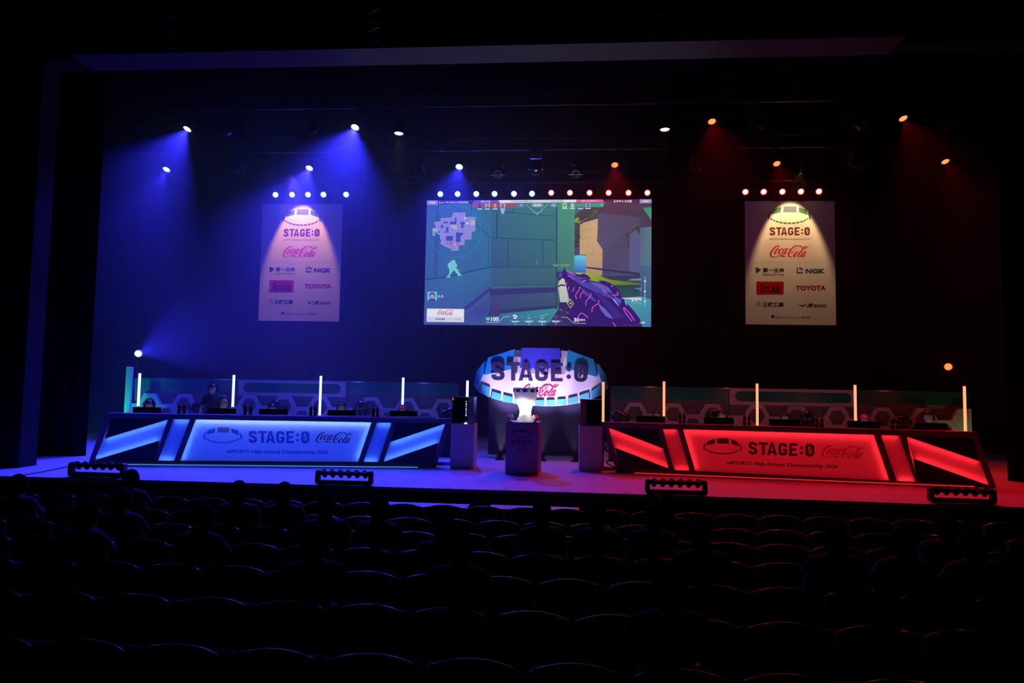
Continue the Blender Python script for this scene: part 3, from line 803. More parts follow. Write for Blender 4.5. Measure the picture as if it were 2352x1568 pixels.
pp([(2010, 470), (2110, 400), (2145, 430), (2145, 640), (2090, 500), (2030, 660)], (64, 72, 70)); line([(2030, 475), (2115, 395)], 10, (120, 90, 80))
pp([(2040, 500), (2100, 450), (2140, 500), (2140, 870), (2040, 850)], (92, 92, 138))
pp([(1620, 808), (2140, 866), (2140, 895), (1620, 822)], (62, 52, 92))
pp([(1512, 862), (1700, 872), (1850, 935), (2140, 965), (2140, 985), (1800, 985), (1600, 940)], [(170, 180, 70), (150, 168, 58), (120, 140, 50), (90, 112, 55), (80, 104, 60), (120, 140, 50), (150, 170, 60)])
pp([(1770, 900), (2140, 890), (2140, 962), (1880, 935)], (52, 62, 84))
pp([(1640, 950), (1800, 985), (2140, 985), (2140, 1110), (1800, 1130)], [(60, 84, 66), (48, 70, 72), (44, 64, 84), (46, 84, 96), (52, 84, 90)])
pp([(1600, 1000), (1990, 1115), (2140, 1095), (2300, 1120), (2300, 1400), (1900, 1400)], [(60, 100, 120), (72, 165, 175), (78, 172, 182), (70, 150, 172), (70, 118, 165), (72, 140, 170)])
pp([(2142, 432), (2300, 425), (2300, 800), (2142, 800)], [(90, 104, 128), (86, 128, 128), (84, 122, 138), (92, 110, 138)])
pp([(2142, 800), (2300, 800), (2300, 1125), (2140, 1092)], [(72, 100, 138), (72, 110, 140), (66, 92, 130), (62, 88, 126)])
pp([(2175, 240), (2300, 236), (2300, 360), (2180, 262)], (70, 148, 122))
pp([(1508, 698), (1620, 698), (1616, 868), (1508, 862)], [(92, 196, 215), (110, 205, 225), (58, 96, 205), (50, 104, 200)])
line([(1508, 700), (1560, 690), (1620, 700)], 7, (70, 90, 130)); line([(1520, 735), (1560, 720), (1612, 742)], 3, (150, 215, 235)); line([(1535, 780), (1590, 800)], 3, (120, 195, 235))
# jar on the ground
ps([[(700, 1200), (712, 1172), (740, 1160), (775, 1172), (790, 1196), (800, 1240), (780, 1285), (730, 1290), (700, 1262)]], (66, 58, 118)); line([(705, 1196), (745, 1208), (795, 1196)], 5, (86, 70, 130)); pp([(728, 1165), (745, 1155), (762, 1165)], (84, 72, 132))
# sleeve, forearm, gun
pp([(1225, 1395), (1262, 1345), (1300, 1290), (1345, 1225), (1365, 1150), (1442, 1150), (1505, 1200), (1560, 1395)], [(58, 50, 100), (60, 70, 130), (58, 62, 120), (58, 48, 100), (54, 40, 92), (58, 42, 92), (58, 40, 92), (52, 34, 100)])
line([(1262, 1345), (1300, 1285), (1345, 1225), (1352, 1190)], 5, (96, 168, 200)); line([(1360, 1215), (1400, 1235)], 4, (96, 168, 200)); line([(1425, 1240), (1490, 1290)], 3, (170, 160, 190))
GUN = [(1338, 872), (1362, 852), (1390, 862), (1412, 822), (1440, 850), (1480, 872), (1560, 885), (1598, 875), (1640, 892), (1672, 930), (1640, 935), (1700, 950), (1760, 960), (1735, 945), (1790, 942), (1860, 968), (1925, 1020), (1962, 1090), (1965, 1125), (1990, 1100), (2005, 1150), (2070, 1220), (2140, 1310), (2165, 1395), (1480, 1395), (1440, 1290), (1500, 1195), (1460, 1120), (1450, 1050), (1420, 960), (1350, 930)]
t_ = tessellate_polygon([[Vector((x, y, 0)) for x, y in GUN]])
ps([[GUN[i] for i in q] for q in t_], (54, 30, 112))
pp([(1420, 830), (1475, 880), (1560, 905), (1660, 925), (1560, 930), (1440, 880)], (84, 66, 170))
pp([(1352, 870), (1385, 865), (1395, 900), (1360, 920)], (88, 70, 170))
pp([(1440, 880), (1600, 945), (1760, 1010), (1880, 1100), (1850, 1112), (1700, 1050), (1560, 980)], (74, 70, 168))
pp([(1640, 950), (1760, 970), (1840, 1010), (1880, 1070), (1800, 1040), (1720, 1000)], (96, 92, 182))
pp([(1560, 1000), (1640, 1060), (1740, 1150), (1700, 1140), (1610, 1080)], (86, 64, 170))
pp([(1735, 1160), (1800, 1210), (1850, 1265), (1882, 1315), (1810, 1285), (1760, 1220)], (104, 100, 205))
pp([(1882, 1315), (1990, 1290), (1760, 1060), (1700, 1060), (1840, 1220)], (66, 40, 140))
pp([(1880, 1080), (1960, 1130), (1950, 1175), (1900, 1120)], (92, 84, 190))
pp([(1860, 1100), (1905, 1130), (1945, 1195), (1915, 1170)], (150, 150, 225)); pp([(1985, 1100), (2003, 1140), (2020, 1195), (2000, 1165)], (170, 165, 225))
MG = (235, 95, 240)
for P in ([(1430, 840), (1470, 870), (1520, 890)], [(1445, 895), (1480, 910), (1505, 935)], [(1420, 990), (1440, 960)], [(1450, 1030), (1458, 1000)], [(1488, 1050), (1510, 1005)], [(1530, 1120), (1522, 1080), (1555, 1030), (1562, 1000)], [(1568, 1110), (1568, 1080), (1600, 1045)],
          [(1620, 1185), (1622, 1140), (1660, 1100), (1668, 1065)], [(1678, 1250), (1682, 1205), (1720, 1175), (1742, 1160), (1745, 1130)], [(1540, 1295), (1580, 1255), (1640, 1300)], [(1868, 1080), (1930, 1080), (1918, 1050)], [(1780, 1035), (1825, 1065)], [(1862, 985), (1880, 1005)],
          [(1980, 1205), (2000, 1250), (2065, 1335)], [(1985, 1200), (2040, 1255), (2088, 1330)], [(1878, 1345), (1910, 1390)], [(1580, 965), (1600, 945), (1625, 940)]):
    line(P, 7, MG, True)
pp([(1358, 1050), (1350, 990), (1362, 950), (1392, 918), (1415, 930), (1420, 960), (1440, 1050), (1458, 1130), (1440, 1152), (1372, 1150)], [(170, 190, 185), (190, 190, 185), (205, 195, 180), (215, 205, 190), (200, 190, 175), (205, 200, 190), (190, 195, 190), (170, 180, 180), (190, 190, 185), (175, 195, 195)])
line([(1352, 1000), (1380, 985), (1420, 990)], 14, (48, 32, 88))
ps(ribbon([(1470, 1120), (1501, 1164), (1469, 1206), (1440, 1160)], 5, True), (225, 205, 150)); line([(1460, 1166), (1482, 1158)], 7, (225, 205, 150))
# head-up display, top
pp([(88, 172), (192, 172), (192, 211), (88, 213)], (150, 138, 205)); words('千葉県', 105, 181, 168, 203, (225, 215, 240))
pp([(193, 172), (545, 170), (520, 205), (193, 209)], (58, 38, 140)); words('ヒューマンキャンパスのぞみ', 207, 178, 488, 201, (240, 236, 250), .03)
pp([(545, 170), (775, 168), (792, 195), (522, 198)], (128, 72, 245)); words('南紀一陣営', 608, 172, 697, 190, (235, 225, 250))
pp([(775, 168), (1532, 162), (1520, 189), (792, 195)], (234, 230, 242)); words('STAGE:0 2026 全国大会グランドファイナル 準決勝 第1試合', 898, 168, 1408, 188, (96, 88, 150), .012)
pp([(1532, 162), (1780, 160), (1800, 187), (1520, 189)], (240, 84, 165)); words('なめくじブラザーズ', 1575, 166, 1738, 184, (250, 225, 240))
pp([(1782, 160), (2138, 159), (2138, 197), (1800, 190)], (92, 40, 88)); words('ルネサンス大阪', 1886, 166, 2064, 191, (245, 238, 245), .03)
pp([(2138, 159), (2256, 158), (2256, 196), (2138, 198)], (160, 145, 205)); words('大阪府', 2163, 168, 2230, 189, (235, 225, 245))
pp([(525, 221), (545, 203), (948, 203), (965, 219), (948, 239), (545, 241)], (158, 84, 112)); pp([(533, 221), (542, 213), (552, 221), (542, 230)], (215, 80, 105))
pp([(968, 203), (1020, 203), (1040, 219), (1020, 237), (952, 239)], (92, 135, 165)); words('7', 990, 207, 1003, 230, (230, 232, 240))
pp([(1086, 218), (1106, 199), (1196, 199), (1218, 216), (1196, 235), (1106, 235)], (118, 160, 180)); words('0:53', 1118, 203, 1185, 229, (240, 240, 245), .02)
pp([(1266, 217), (1290, 200), (1345, 200), (1345, 235), (1290, 235)], (92, 140, 160)); words('12', 1293, 205, 1326, 229, (230, 232, 240))
pp([(1347, 200), (1780, 196), (1798, 213), (1780, 235), (1347, 236)], (64, 155, 138)); ps(ribbon(arc(1773, 213, 9, 0, 360, 14)[:-1], 4, True), (110, 225, 205))
def avatar(x, y, w, h, hair, skin, bg):
    pp([(x, y), (x + w, y), (x + w, y + h), (x, y + h)], bg)
    pp([(x + .1 * w, y + h), (x + .25 * w, y + .75 * h), (x + .75 * w, y + .75 * h), (x + .92 * w, y + h)], hair)
    ps([[(x + w * (.5 + .30 * math.cos(a)), y + h * (.42 + .36 * math.sin(a))) for a in [k * PI / 6 for k in range(12)]]], hair)
    ps([[(x + w * (.5 + .20 * math.cos(a)), y + h * (.52 + .27 * math.sin(a))) for a in [k * PI / 6 for k in range(12)]]], skin)
AV = [((70, 55, 160), (90, 75, 170), (150, 90, 130)), ((62, 92, 215), (190, 160, 170), (200, 190, 120)), ((215, 150, 90), (225, 165, 120), (150, 90, 110)), ((130, 100, 225), (110, 90, 205), (205, 195, 130))]
for x, (h, s, g) in zip((574, 648, 721, 795), AV): avatar(x, 199, 46, 42, h, s, g)
AV2 = [((225, 225, 205), (80, 70, 90), (130, 205, 110)), ((225, 200, 185), (232, 195, 180), (80, 160, 145)), ((90, 62, 100), (215, 160, 150), (80, 160, 145)), ((125, 95, 230), (105, 85, 210), (130, 205, 110))]
for x, (h, s, g) in zip((1392, 1467, 1542, 1617), AV2): avatar(x, 196, 46, 42, h, s, g)
for x in (574, 647, 721, 795): pp([(x, 250), (x + 46, 250), (x + 46, 258), (x, 258)], (236, 236, 245))
for x in (1392, 1467, 1542, 1617): pp([(x, 244), (x + 48, 244), (x + 48, 252), (x, 252)], (236, 236, 245))
pp([(797, 266), (840, 266), (818, 306)], (225, 228, 240)); ps(ribbon(arc(818, 280, 8, 0, 360, 10)[:-1], 4, True), (70, 84, 130))
for P in ([(1040, 205), (1122, 284)], [(1262, 198), (1180, 276)], [(1108, 270), (1120, 286), (1138, 288), (1152, 310), (1168, 286), (1185, 284), (1198, 268)], [(1138, 288), (1152, 296), (1168, 286)]): line(P, 3, (185, 215, 215))
# map
LAV = (146, 140, 205)
ps(ribbon(arc(352, 468, 254, 0, 360, 60)[:-1], 2.5, True), (92, 148, 180))
MAP = [(345, 292), (456, 290), (456, 332), (552, 334), (552, 462), (516, 475), (512, 543), (448, 545), (448, 598), (390, 600), (390, 650), (325, 652), (325, 628), (300, 630), (220, 585), (222, 575), (235, 562), (218, 540), (218, 480), (165, 480), (160, 510), (145, 505), (145, 440), (174, 440), (174, 400), (163, 398), (163, 378), (225, 376), (225, 345), (330, 340)]
t_ = tessellate_polygon([[Vector((x, y, 0)) for x, y in MAP]])
ps([[MAP[i] for i in q] for q in t_], LAV); ps(ribbon(MAP, 3, True), (190, 182, 225))
HOLE = (60, 78, 165)
for r in ((246, 376, 290, 392), (310, 376, 372, 400), (358, 336, 374, 380), (222, 408, 246, 436), (410, 378, 452, 400), (420, 400, 440, 438), (274, 428, 296, 475), (272, 514, 340, 560), (276, 480, 300, 486), (312, 570, 322, 600), (368, 480, 412, 572), (404, 487, 440, 500), (195, 470, 215, 482)):
    pp([(r[0], r[1]), (r[2], r[1]), (r[2], r[3]), (r[0], r[3])], HOLE)
pp([(368, 478), (445, 486), (412, 520), (404, 570), (368, 572)], HOLE)
YEL = (178, 182, 170)
for r in ((502, 360, 550, 412), (318, 410, 378, 448), (148, 440, 194, 470)): pp([(r[0], r[1]), (r[2], r[1]), (r[2], r[3]), (r[0], r[3])], YEL)
words('A', 509, 368, 524, 384, (90, 88, 110), .0); words('B', 324, 432, 336, 448, (90, 88, 110), .0); words('C', 176, 444, 189, 460, (90, 88, 110), .0)
for x, y, cc in ((160, 500, (90, 200, 230)), (202, 492, (90, 200, 230)), (490, 432, (110, 150, 240)), (478, 392, (225, 220, 215)), (456, 342, (190, 220, 190)), (262, 474, (70, 120, 190)), (282, 584, (200, 70, 130)), (362, 600, (220, 160, 90)), (384, 592, (230, 80, 110))):
    ps([arc(x, y, 11, 0, 360, 12)[:-1]], cc)
line([(468, 482), (484, 494)], 3, (225, 80, 110)); line([(468, 494), (484, 482)], 3, (225, 80, 110)); line([(330, 572), (358, 572)], 4, (225, 80, 110))
# walking figure
FIG = [(330, 748), (350, 744), (364, 756), (362, 772), (376, 782), (380, 806), (370, 818), (378, 832), (412, 880), (424, 886), (420, 892), (388, 902), (380, 880), (352, 846), (344, 846), (318, 880), (310, 890), (316, 912), (276, 914), (278, 904), (296, 892), (306, 862), (304, 838), (298, 820), (288, 800), (294, 776), (318, 762)]
t_ = tessellate_polygon([[Vector((x, y, 0)) for x, y in FIG]])
ps([[FIG[i] for i in q] for q in t_], (118, 205, 205)); line([(352, 812), (404, 852)], 4, (140, 175, 190))
avatar(93, 1050, 92, 88, (72, 58, 160), (208, 150, 165), (96, 205, 215)); words('たろ', 192, 1082, 248, 1108, (215, 225, 240))
line([(1140, 767), (1152, 767)], 3, (90, 235, 225)); line([(1146, 761), (1146, 773)], 3, (90, 235, 225))
line([(1297, 792), (1366, 791), (1475, 789)], 4, (80, 220, 80))
for x in (1330, 1398, 1441): pp([(x - 5, 778), (x, 762), (x + 6, 778)], (220, 60, 70))
words('rogu', 1316, 799, 1346, 808, (225, 225, 235), .0); words('yuki', 1382, 797, 1411, 806, (225, 225, 235), .0); words('rima', 1424, 796, 1454, 805, (225, 225, 235), .0)
# sponsor box
pp([(89, 1213), (447, 1217), (445, 1344), (85, 1340)], (238, 235, 246)); pp([(87, 1287), (446, 1291), (445, 1344), (85, 1340)], (222, 220, 240))
ps(fit(SCRIPT, 190, 1224, 348, 1278), (190, 45, 75)); words('STAGE:0', 172, 1303, 264, 1325, (90, 100, 160), .05)
ps(ribbon(arc(136, 1312, 27, 0, 360, 20, 10)[:-1], 4, True), (120, 205, 205)); ps(fit(SCRIPT, 366, 1304, 420, 1325), (215, 55, 85))
words('eSPORTS High-School', 276, 1305, 356, 1311, (96, 110, 180), .0); words('Championship 2026', 276, 1318, 356, 1325, (96, 110, 180), .0)
# bottom row of the display
WH = (232, 238, 245)
words('100', 706, 1294, 780, 1334, WH, .03); ps([[(655, 1298), (676, 1292), (697, 1298), (694, 1320), (676, 1336), (658, 1320)]], (70, 165, 180)); words('50', 664, 1306, 688, 1321, (225, 245, 245), .02)
line([(655, 1346), (778, 1347), (828, 1293), (888, 1290)], 3, WH); line([(1385, 1295), (1438, 1297), (1500, 1354), (1622, 1355)], 3, WH)
words('30', 1503, 1302, 1556, 1341, WH, .03); words('45', 1590, 1312, 1612, 1332, WH, .01)
for k in range(3): pp([(1564 + k * 8, 1312), (1569 + k * 8, 1312), (1569 + k * 8, 1331), (1564 + k * 8, 1331)], WH)
for x, cc, kk in ((940, (130, 240, 190), 'C'), (1070, (205, 215, 230), 'Q'), (1199, (205, 215, 230), 'E'), (1330, (200, 195, 220), 'X')):
    pp([(x - 40, 1331), (x + 42, 1331), (x + 30, 1344), (x - 28, 1344)], cc); pp([(x - 1, 1350), (x + 3, 1350), (x + 3, 1356), (x - 1, 1356)], WH); words(kk, x - 4, 1358, x + 6, 1370, WH, .0)
    line([(x - 52, 1328), (x - 46, 1335)], 2, WH); line([(x + 52, 1328), (x + 46, 1335)], 2, WH)
ps([[(914, 1278), (935, 1270), (955, 1280), (964, 1292), (945, 1290), (940, 1284), (918, 1290)], [(918, 1300), (940, 1296), (958, 1294), (950, 1308), (930, 1312)]], WH)
ps(ribbon([(1070, 1272), (1070, 1306)], 5) + ribbon([(1048, 1302), (1070, 1312), (1094, 1302)], 5), (140, 180, 205)); ps(ribbon([(1176, 1275), (1186, 1284), (1212, 1284), (1222, 1272)], 6) + ribbon([(1182, 1290), (1190, 1310), (1208, 1310), (1216, 1290)], 6), (150, 190, 210)); line([(1310, 1280), (1350, 1282)], 3, (150, 130, 190)); line([(1316, 1296), (1344, 1298)], 3, (150, 130, 190))
line([(994, 1293), (1016, 1293)], 3, (170, 200, 215)); line([(1122, 1293), (1145, 1293)], 3, (170, 200, 215)); words('x9', 1232, 1260, 1250, 1272, WH, .0)
for k in range(9): pp([(1294 + k * 8, 1326), (1299 + k * 8, 1326), (1299 + k * 8, 1330), (1294 + k * 8, 1330)], WH if k < 2 else (165, 150, 195))
# weapon list
line([(2189, 905), (2188, 1190)], 5, (195, 195, 225)); 
for y in (950, 1047, 1143): ps([[(2174, y), (2188, y - 8), (2203, y), (2188, y + 8)]], WH)
ps([[(2020, 938), (2060, 928), (2150, 922), (2155, 940), (2130, 945), (2060, 944)]], (130, 132, 160)); ps([[(2092, 1015), (2155, 1012), (2155, 1024), (2148, 1046), (2140, 1046), (2136, 1028), (2092, 1024)]], (110, 128, 150))
ps([[(1960, 1110), (2030, 1108), (2060, 1104), (2155, 1110), (2155, 1138), (2128, 1132), (2110, 1128), (2116, 1144), (2106, 1146), (2092, 1130), (2084, 1130), (2076, 1146), (2060, 1146), (2060, 1124), (1985, 1119)]], (205, 200, 232))
words('ファントム', 2072, 1152, 2156, 1168, (200, 200, 230), .0); words('ヘリックス', 2082, 1174, 2154, 1182, (120, 150, 180), .0)
words('250', 2152, 1340, 2189, 1357, WH, .03); pp([(2138, 1346), (2147, 1346), (2147, 1354), (2138, 1354)], WH)
words('Client Version 13.02.00.5211', 1976, 1366, 2160, 1376, (100, 92, 150), .0)
pic = PIC.build('picture', vcol_emis('projected_picture', SCREEN_E), screen, world=screen.matrix_world, colors=True, recalc=False)
b = MB(); b.box((SX0 - .02, YS + .01, SZ0 - .02), (SX1 + .02, YS + .02, SZ1 + .02)); b.build('fabric', M_CLOTH, screen, world=screen.matrix_world)
print('picture layers', NL[0])
# ================================================================ sign wall, sign, plinths, trophy, computers
M_PANEL = mat('dark_board', (0.04, 0.034, 0.085), .8, noise=.15)
M_WHITE = mat('white_board', (0.80, 0.79, 0.80), .6, noise=.03)
M_PLINTH = mat('white_painted_wood', (0.62, 0.60, 0.61), .55, noise=.04, nscale=4)
c4 = crop(1060, 780, 4.753)
YW = 15.42; YSGN = 15.25
a0 = atY(1123, 930, YW); a1 = atY(1341, 930, YW)
wall = thing('sign_wall', 'dark flat panel standing behind the trophy under the oval sign', 'panel', ((a0.x + a1.x) / 2, YW, 0))
hw = (a1.x - a0.x) / 2
b = MB(); b.box((-hw, 0, 0), (hw, .08, 2.05)); b.build('board', M_PANEL, wall)
for x in (-hw + .2, hw - .25):
    b = MB(); b.prism([(x, .08, 0), (x, .75, 0), (x, .08, 1.4)], (.05, 0, 0)); b.build('brace', M_PANEL, wall)
sc = atY(*c4(868, 440), YSGN)
sign = thing('oval_sign', 'large oval arena-shaped sign with dark raised title letters above the trophy', 'sign', (sc.x, YSGN, sc.z))
SM = sign.matrix_world.copy()
def sgn(poly, d): return [atY(*c4(x, y), YSGN) + Vector((0, -d, 0)) for x, y in poly]
OVAL = [(140, 490), (160, 350), (250, 240), (400, 170), (580, 118), (720, 102), (868, 98), (1010, 104), (1150, 125), (1330, 180), (1480, 264), (1575, 388), (1600, 520), (1530, 602), (1400, 660), (1270, 694), (1150, 714), (1020, 724), (900, 726), (770, 720), (650, 704), (520, 685), (400, 656), (250, 600), (190, 572)]
b = MB(); b.prism(sgn(OVAL, 0), (0, .06, 0)); b.build('backing', M_WHITE, sign, world=SM)
for x in (500, 868, 1240):
    p = atY(*c4(x, 560), YSGN); b = MB(); b.box((p.x - .03, YSGN + .06, p.z - .05), (p.x + .03, YW, p.z + .05)); b.build('bracket', M_METAL, sign, world=SM)
def slab(name, poly, m, d0, d1, inset=.0):
    """box tile with its front face pulled in a little, like a bevelled screen"""
    front = sgn(poly, d1); back = sgn(poly, d0)
    c = sum(front, Vector()) / len(front); front = [p.lerp(c, inset) for p in front]
    b = MB(); n = len(front); b.v = [tuple(p) for p in back + front]
    b.f = [tuple(range(n)), tuple(range(2 * n - 1, n - 1, -1))] + [(i, (i + 1) % n, n + (i + 1) % n, n + i) for i in range(n)]
    b.m = [0] * len(b.f); b.c = [None] * len(b.f)
    return b.build(name, m, sign, world=SM)
M_SKY = mat('sky_blue_panel', (0.01, 0.30, 0.75), .45); M_COB = mat('cobalt_panel', (0.045, 0.05, 0.55), .45); M_TEAL = mat('teal_panel', (0.01, 0.28, 0.48), .45)
M_AQUA = mat('aqua_tile', (0.07, 0.50, 0.72), .45); M_AQ2 = mat('aqua_tile_light', (0.12, 0.62, 0.72), .45)
slab('screen_panel', [(657, 88), (1075, 93), (1088, 314), (637, 308)], M_COB, 0, .10, .02)
slab('screen_panel', [(290, 195), (588, 100), (550, 320), (247, 386)], M_SKY, 0, .08, .02)
slab('screen_panel', [(1158, 108), (1443, 214), (1480, 408), (1145, 312)], M_TEAL, 0, .08, .02)
slab('side_panel', [(258, 232), (243, 372), (212, 440), (138, 492), (162, 345)], M_SKY, 0, .06, .03)
slab('side_panel', [(1490, 258), (1575, 385), (1600, 515), (1537, 470), (1502, 390), (1478, 275)], M_TEAL, 0, .06, .03)
for i, q in enumerate([[(212, 448), (212, 520), (190, 576), (136, 498)], [(226, 483), (314, 516), (303, 632), (207, 577)], [(337, 562), (435, 590), (428, 668), (322, 637)], [(458, 597), (556, 622), (553, 692), (448, 678)],
          [(578, 628), (670, 642), (668, 712), (572, 698)], [(694, 648), (788, 655), (786, 722), (690, 716)], [(812, 655), (902, 655), (905, 722), (808, 722)], [(930, 655), (1018, 653), (1025, 720), (928, 722)], [(1045, 650), (1138, 642), (1145, 710), (1042, 716)],
          [(1165, 635), (1265, 612), (1275, 690), (1165, 706)], [(1285, 605), (1390, 570), (1402, 655), (1290, 686)], [(1412, 560), (1510, 495), (1530, 600), (1420, 650)], [(1527, 482), (1600, 522), (1540, 598)]]):
    slab('ring_tile', q, M_AQUA if i < 4 or i > 10 else M_AQ2, 0, .045, .03)
M_LETTER = mat('dark_indigo_letter', (0.035, 0.025, 0.10), .5)
names_ = 'STAGE:0'
groups_ = []
# split the title into its letters by x so that each letter is a solid of its own
xs_cut = [0, .72 / 4.99, 1.44 / 4.99, 2.2 / 4.99, 3.0 / 4.99, 3.80 / 4.99, 4.2 / 4.99, 1.01]
def sgl(p): return p
for k in range(7):
    polys = []
    for q in STAGE:
        cx = sum(x for x, y in q) / len(q)
        if k in (1, 2):      # T and A overlap in x
            isT = all(0.75 / 4.99 <= x <= 1.50 / 4.99 for x, y in q) and (max(y for x, y in q) > .99 or min(y for x, y in q) < .01) and all(abs(x - 1.13 / 4.99) < .36 / 4.99 for x, y in q) and not any(1.60 / 4.99 < x for x, y in q)
            isA = (1.40 / 4.99 <= min(x for x, y in q) and max(x for x, y in q) <= 2.17 / 4.99)
            if (k == 1 and not isT) or (k == 2 and not isA): continue
        elif not (xs_cut[k] <= cx < xs_cut[k + 1]): continue
        polys.append(q)
    for part_ in ([polys] if k != 5 else [[q] for q in polys]):
        b = MB()
        for q in fit(part_, 333, 240, 1372, 441, 0, 19):
            b.prism(sgn(q, .085), (0, -.045, 0))
        b.build('raised_letter', M_LETTER, sign, world=SM)
for x, y in ((380, 400), (575, 420), (700, 440), (880, 430), (1040, 445), (1172, 395), (1300, 445)):
    p = atY(*c4(x, y), YSGN); b = MB(); b.cyl((p.x, YSGN + .0, p.z), (p.x, YSGN - .10, p.z), .008, n=6); b.build('standoff', M_METAL, sign, world=SM)
b = MB()
for q in fit(SCRIPT, 652, 488, 1062, 622): b.prism(sgn(q, .0), (0, -.012, 0))
b.build('script_lettering', mat('red_vinyl', (0.75, 0.03, 0.10), .5), sign, world=SM)
# uplights on the floor in front of the sign wall
for px, py, s, pw in ((1148, 1043, 'left of the trophy plinth', 1.5), (1245, 1047, 'just right of the trophy plinth', 1.0), (1322, 1050, 'beside the right computer plinth', .8)):
    p = atZ(px, py, 0); p.x *= 14.35 / p.y; p.y = 14.35
    tgt = Vector((p.x * .8 + sc.x * .2, YSGN, sc.z + .05)); M = look((p.x, p.y, .12), tgt)
    t = thing('floor_uplight', 'small black floor spotlight aimed up at the oval sign, ' + s, 'stage light', (p.x, p.y, 0), group='uplights under the oval sign')
    b = MB(); b.box((-.09, -.07, 0), (.09, .07, .025)); b.tube([(-.08, 0, .02), (-.08, 0, .12), (.08, 0, .12), (.08, 0, .02)], .008, 6); b.build('base', M_METAL, t)
    L = Matrix.Translation((-p.x, -p.y, 0)) @ M
    b = MB(); b.lathe([(.001, .10), (.05, .09), (.065, .0), (.065, -.04), (.055, -.04)], 16, L, caps=False); b.build('housing', M_METAL, t)
    b = MB(); b.lathe([(.055, -.035), (.001, -.036)], 16, L, caps=False); b.build('lens', emis('cool_white_led', (.80, .72, 1.0), 8.0), t)
    spot('beam_light', L @ Matrix.Translation((0, 0, -.05)), (.66, .50, 1.0), LAMP['sign'] * pw, 52, .7, .04, t)

# ---------------------------------------------------------------- plinths
def plinth(label, pxl, pxr, py, h, depth, nm='display_plinth', rz=0.0, group=None, PM=None):
    p = atZ(*pxl, 0); q = atZ(*pxr, 0); w = (q - p).length
    t = thing(nm, label, 'plinth', ((p.x + q.x) / 2, (p.y + q.y) / 2, 0), rz, group)
    b = MB(); b.box((-w / 2, 0, .0), (w / 2, depth, h)); b.build('body', PM or M_PLINTH, t, bevel=.006)
    b = MB(); b.box((-w / 2 + .015, .02, h), (w / 2 - .015, depth - .02, h + .006)); b.build('top_panel', M_PLINTH, t)
    return t, w
tp, wp = plinth('white trophy plinth at centre stage with a printed ring mark', (1160, 1089), (1235, 1092), 0, .955, .62, 'trophy_plinth', R_(-4), PM=mat('shaded_white_paint', (.36, .34, .38), .5, noise=.04))  # white plinth coloured darker; the shade of its unlit front is painted in
TPM = tp.matrix_world.copy()
tpl, wl = plinth('plain white plinth under the left computer tower', (1034, 1075), (1086.5, 1077), 0, .865, .52, group='plinths holding computers')
tprr, wr = plinth('plain white plinth under the right computer tower', (1330, 1081), (1383.5, 1083), 0, .875, .52, group='plinths holding computers')
# print on the trophy plinth: crop box (488..848, 890..1470) -> local
def pl_pt(poly):
    return [Vector((-wp / 2 + wp * (x - 484) / 350.0, 0, .955 * (1478 - y) / 580.0)) for x, y in poly]
rg = [fit([p], 545, 972, 772, 1075)[0] for p, k in ARENA]
flat('ring_mark', rg, mat('print_teal', (0.05, .16, .22), .7), tp, (0, -.002, 0), pl_pt)
flat('title_lettering', fit(STAGE, 548, 1092, 766, 1138), mat('print_dark', (.03, .025, .05), .7), tp, (0, -.002, 0), pl_pt)
flat('subtitle_lettering', fit(text2d('eSPORTS High-School Championship 2026', .012), 548, 1154, 766, 1165), mat('print_dark', (.03, .025, .05), .7), tp, (0, -.002, 0), pl_pt)
flat('script_lettering', fit(SCRIPT, 604, 1180, 708, 1214), mat('print_maroon', (.16, .02, .05), .7), tp, (0, -.002, 0), pl_pt)

# ---------------------------------------------------------------- trophy
def trophy_mat():
    m = bpy.data.materials.new('frosted_crackle_glass'); m.use_nodes = True
    nt = m.node_tree; p = nt.nodes['Principled BSDF']
    p.inputs['Base Color'].default_value = (.86, .86, .88, 1); p.inputs['Roughness'].default_value = .22
    p.inputs['Subsurface Weight'].default_value = 0.0; p.inputs['Specular IOR Level'].default_value = .8
    tcn = nt.nodes.new('ShaderNodeTexCoord'); v = nt.nodes.new('ShaderNodeTexVoronoi'); v.inputs['Scale'].default_value = 62
    bp = nt.nodes.new('ShaderNodeBump'); bp.inputs['Strength'].default_value = .9; bp.inputs['Distance'].default_value = .01
    nt.links.new(tcn.outputs['Object'], v.inputs['Vector']); nt.links.new(v.outputs['Distance'], bp.inputs['Height']); nt.links.new(bp.outputs[0], p.inputs['Normal'])
    tr = nt.nodes.new('ShaderNodeBsdfTranslucent'); tr.inputs[0].default_value = (.85, .85, .85, 1)
    nt.links.new(bp.outputs[0], tr.inputs['Normal'])
    mx = nt.nodes.new('ShaderNodeMixShader'); mx.inputs[0].default_value = .5
    o = nt.nodes['Material Output']
    nt.links.new(p.outputs[0], mx.inputs[1]); nt.links.new(tr.outputs[0], mx.inputs[2]); nt.links.new(mx.outputs[0], o.inputs[0])
    return m
M_TROPHY = trophy_mat()
tc_ = TPM @ Vector((0.02, .30, .961))
tro = thing('trophy', 'tall waisted crackle-glass trophy with coloured squares round its rim', 'trophy', tc_)
ss = 12.3 / 1500 / 4.753   # metres per crop pixel at the trophy
prof = [(.001, 0), (95, 0), (88, 25), (74, 55), (65, 85), (62, 110), (70, 145), (88, 185), (108, 225), (122, 262), (130, 300), (134, 330), (136, 366)]
b = MB(); b.lathe([(r * ss, z * ss) for r, z in prof] + [(120 * ss, 366 * ss), (104 * ss, 300 * ss), (60 * ss, 190 * ss), (.001, 150 * ss)], 32, caps=False); b.build('cup', M_TROPHY, tro, smooth=True)
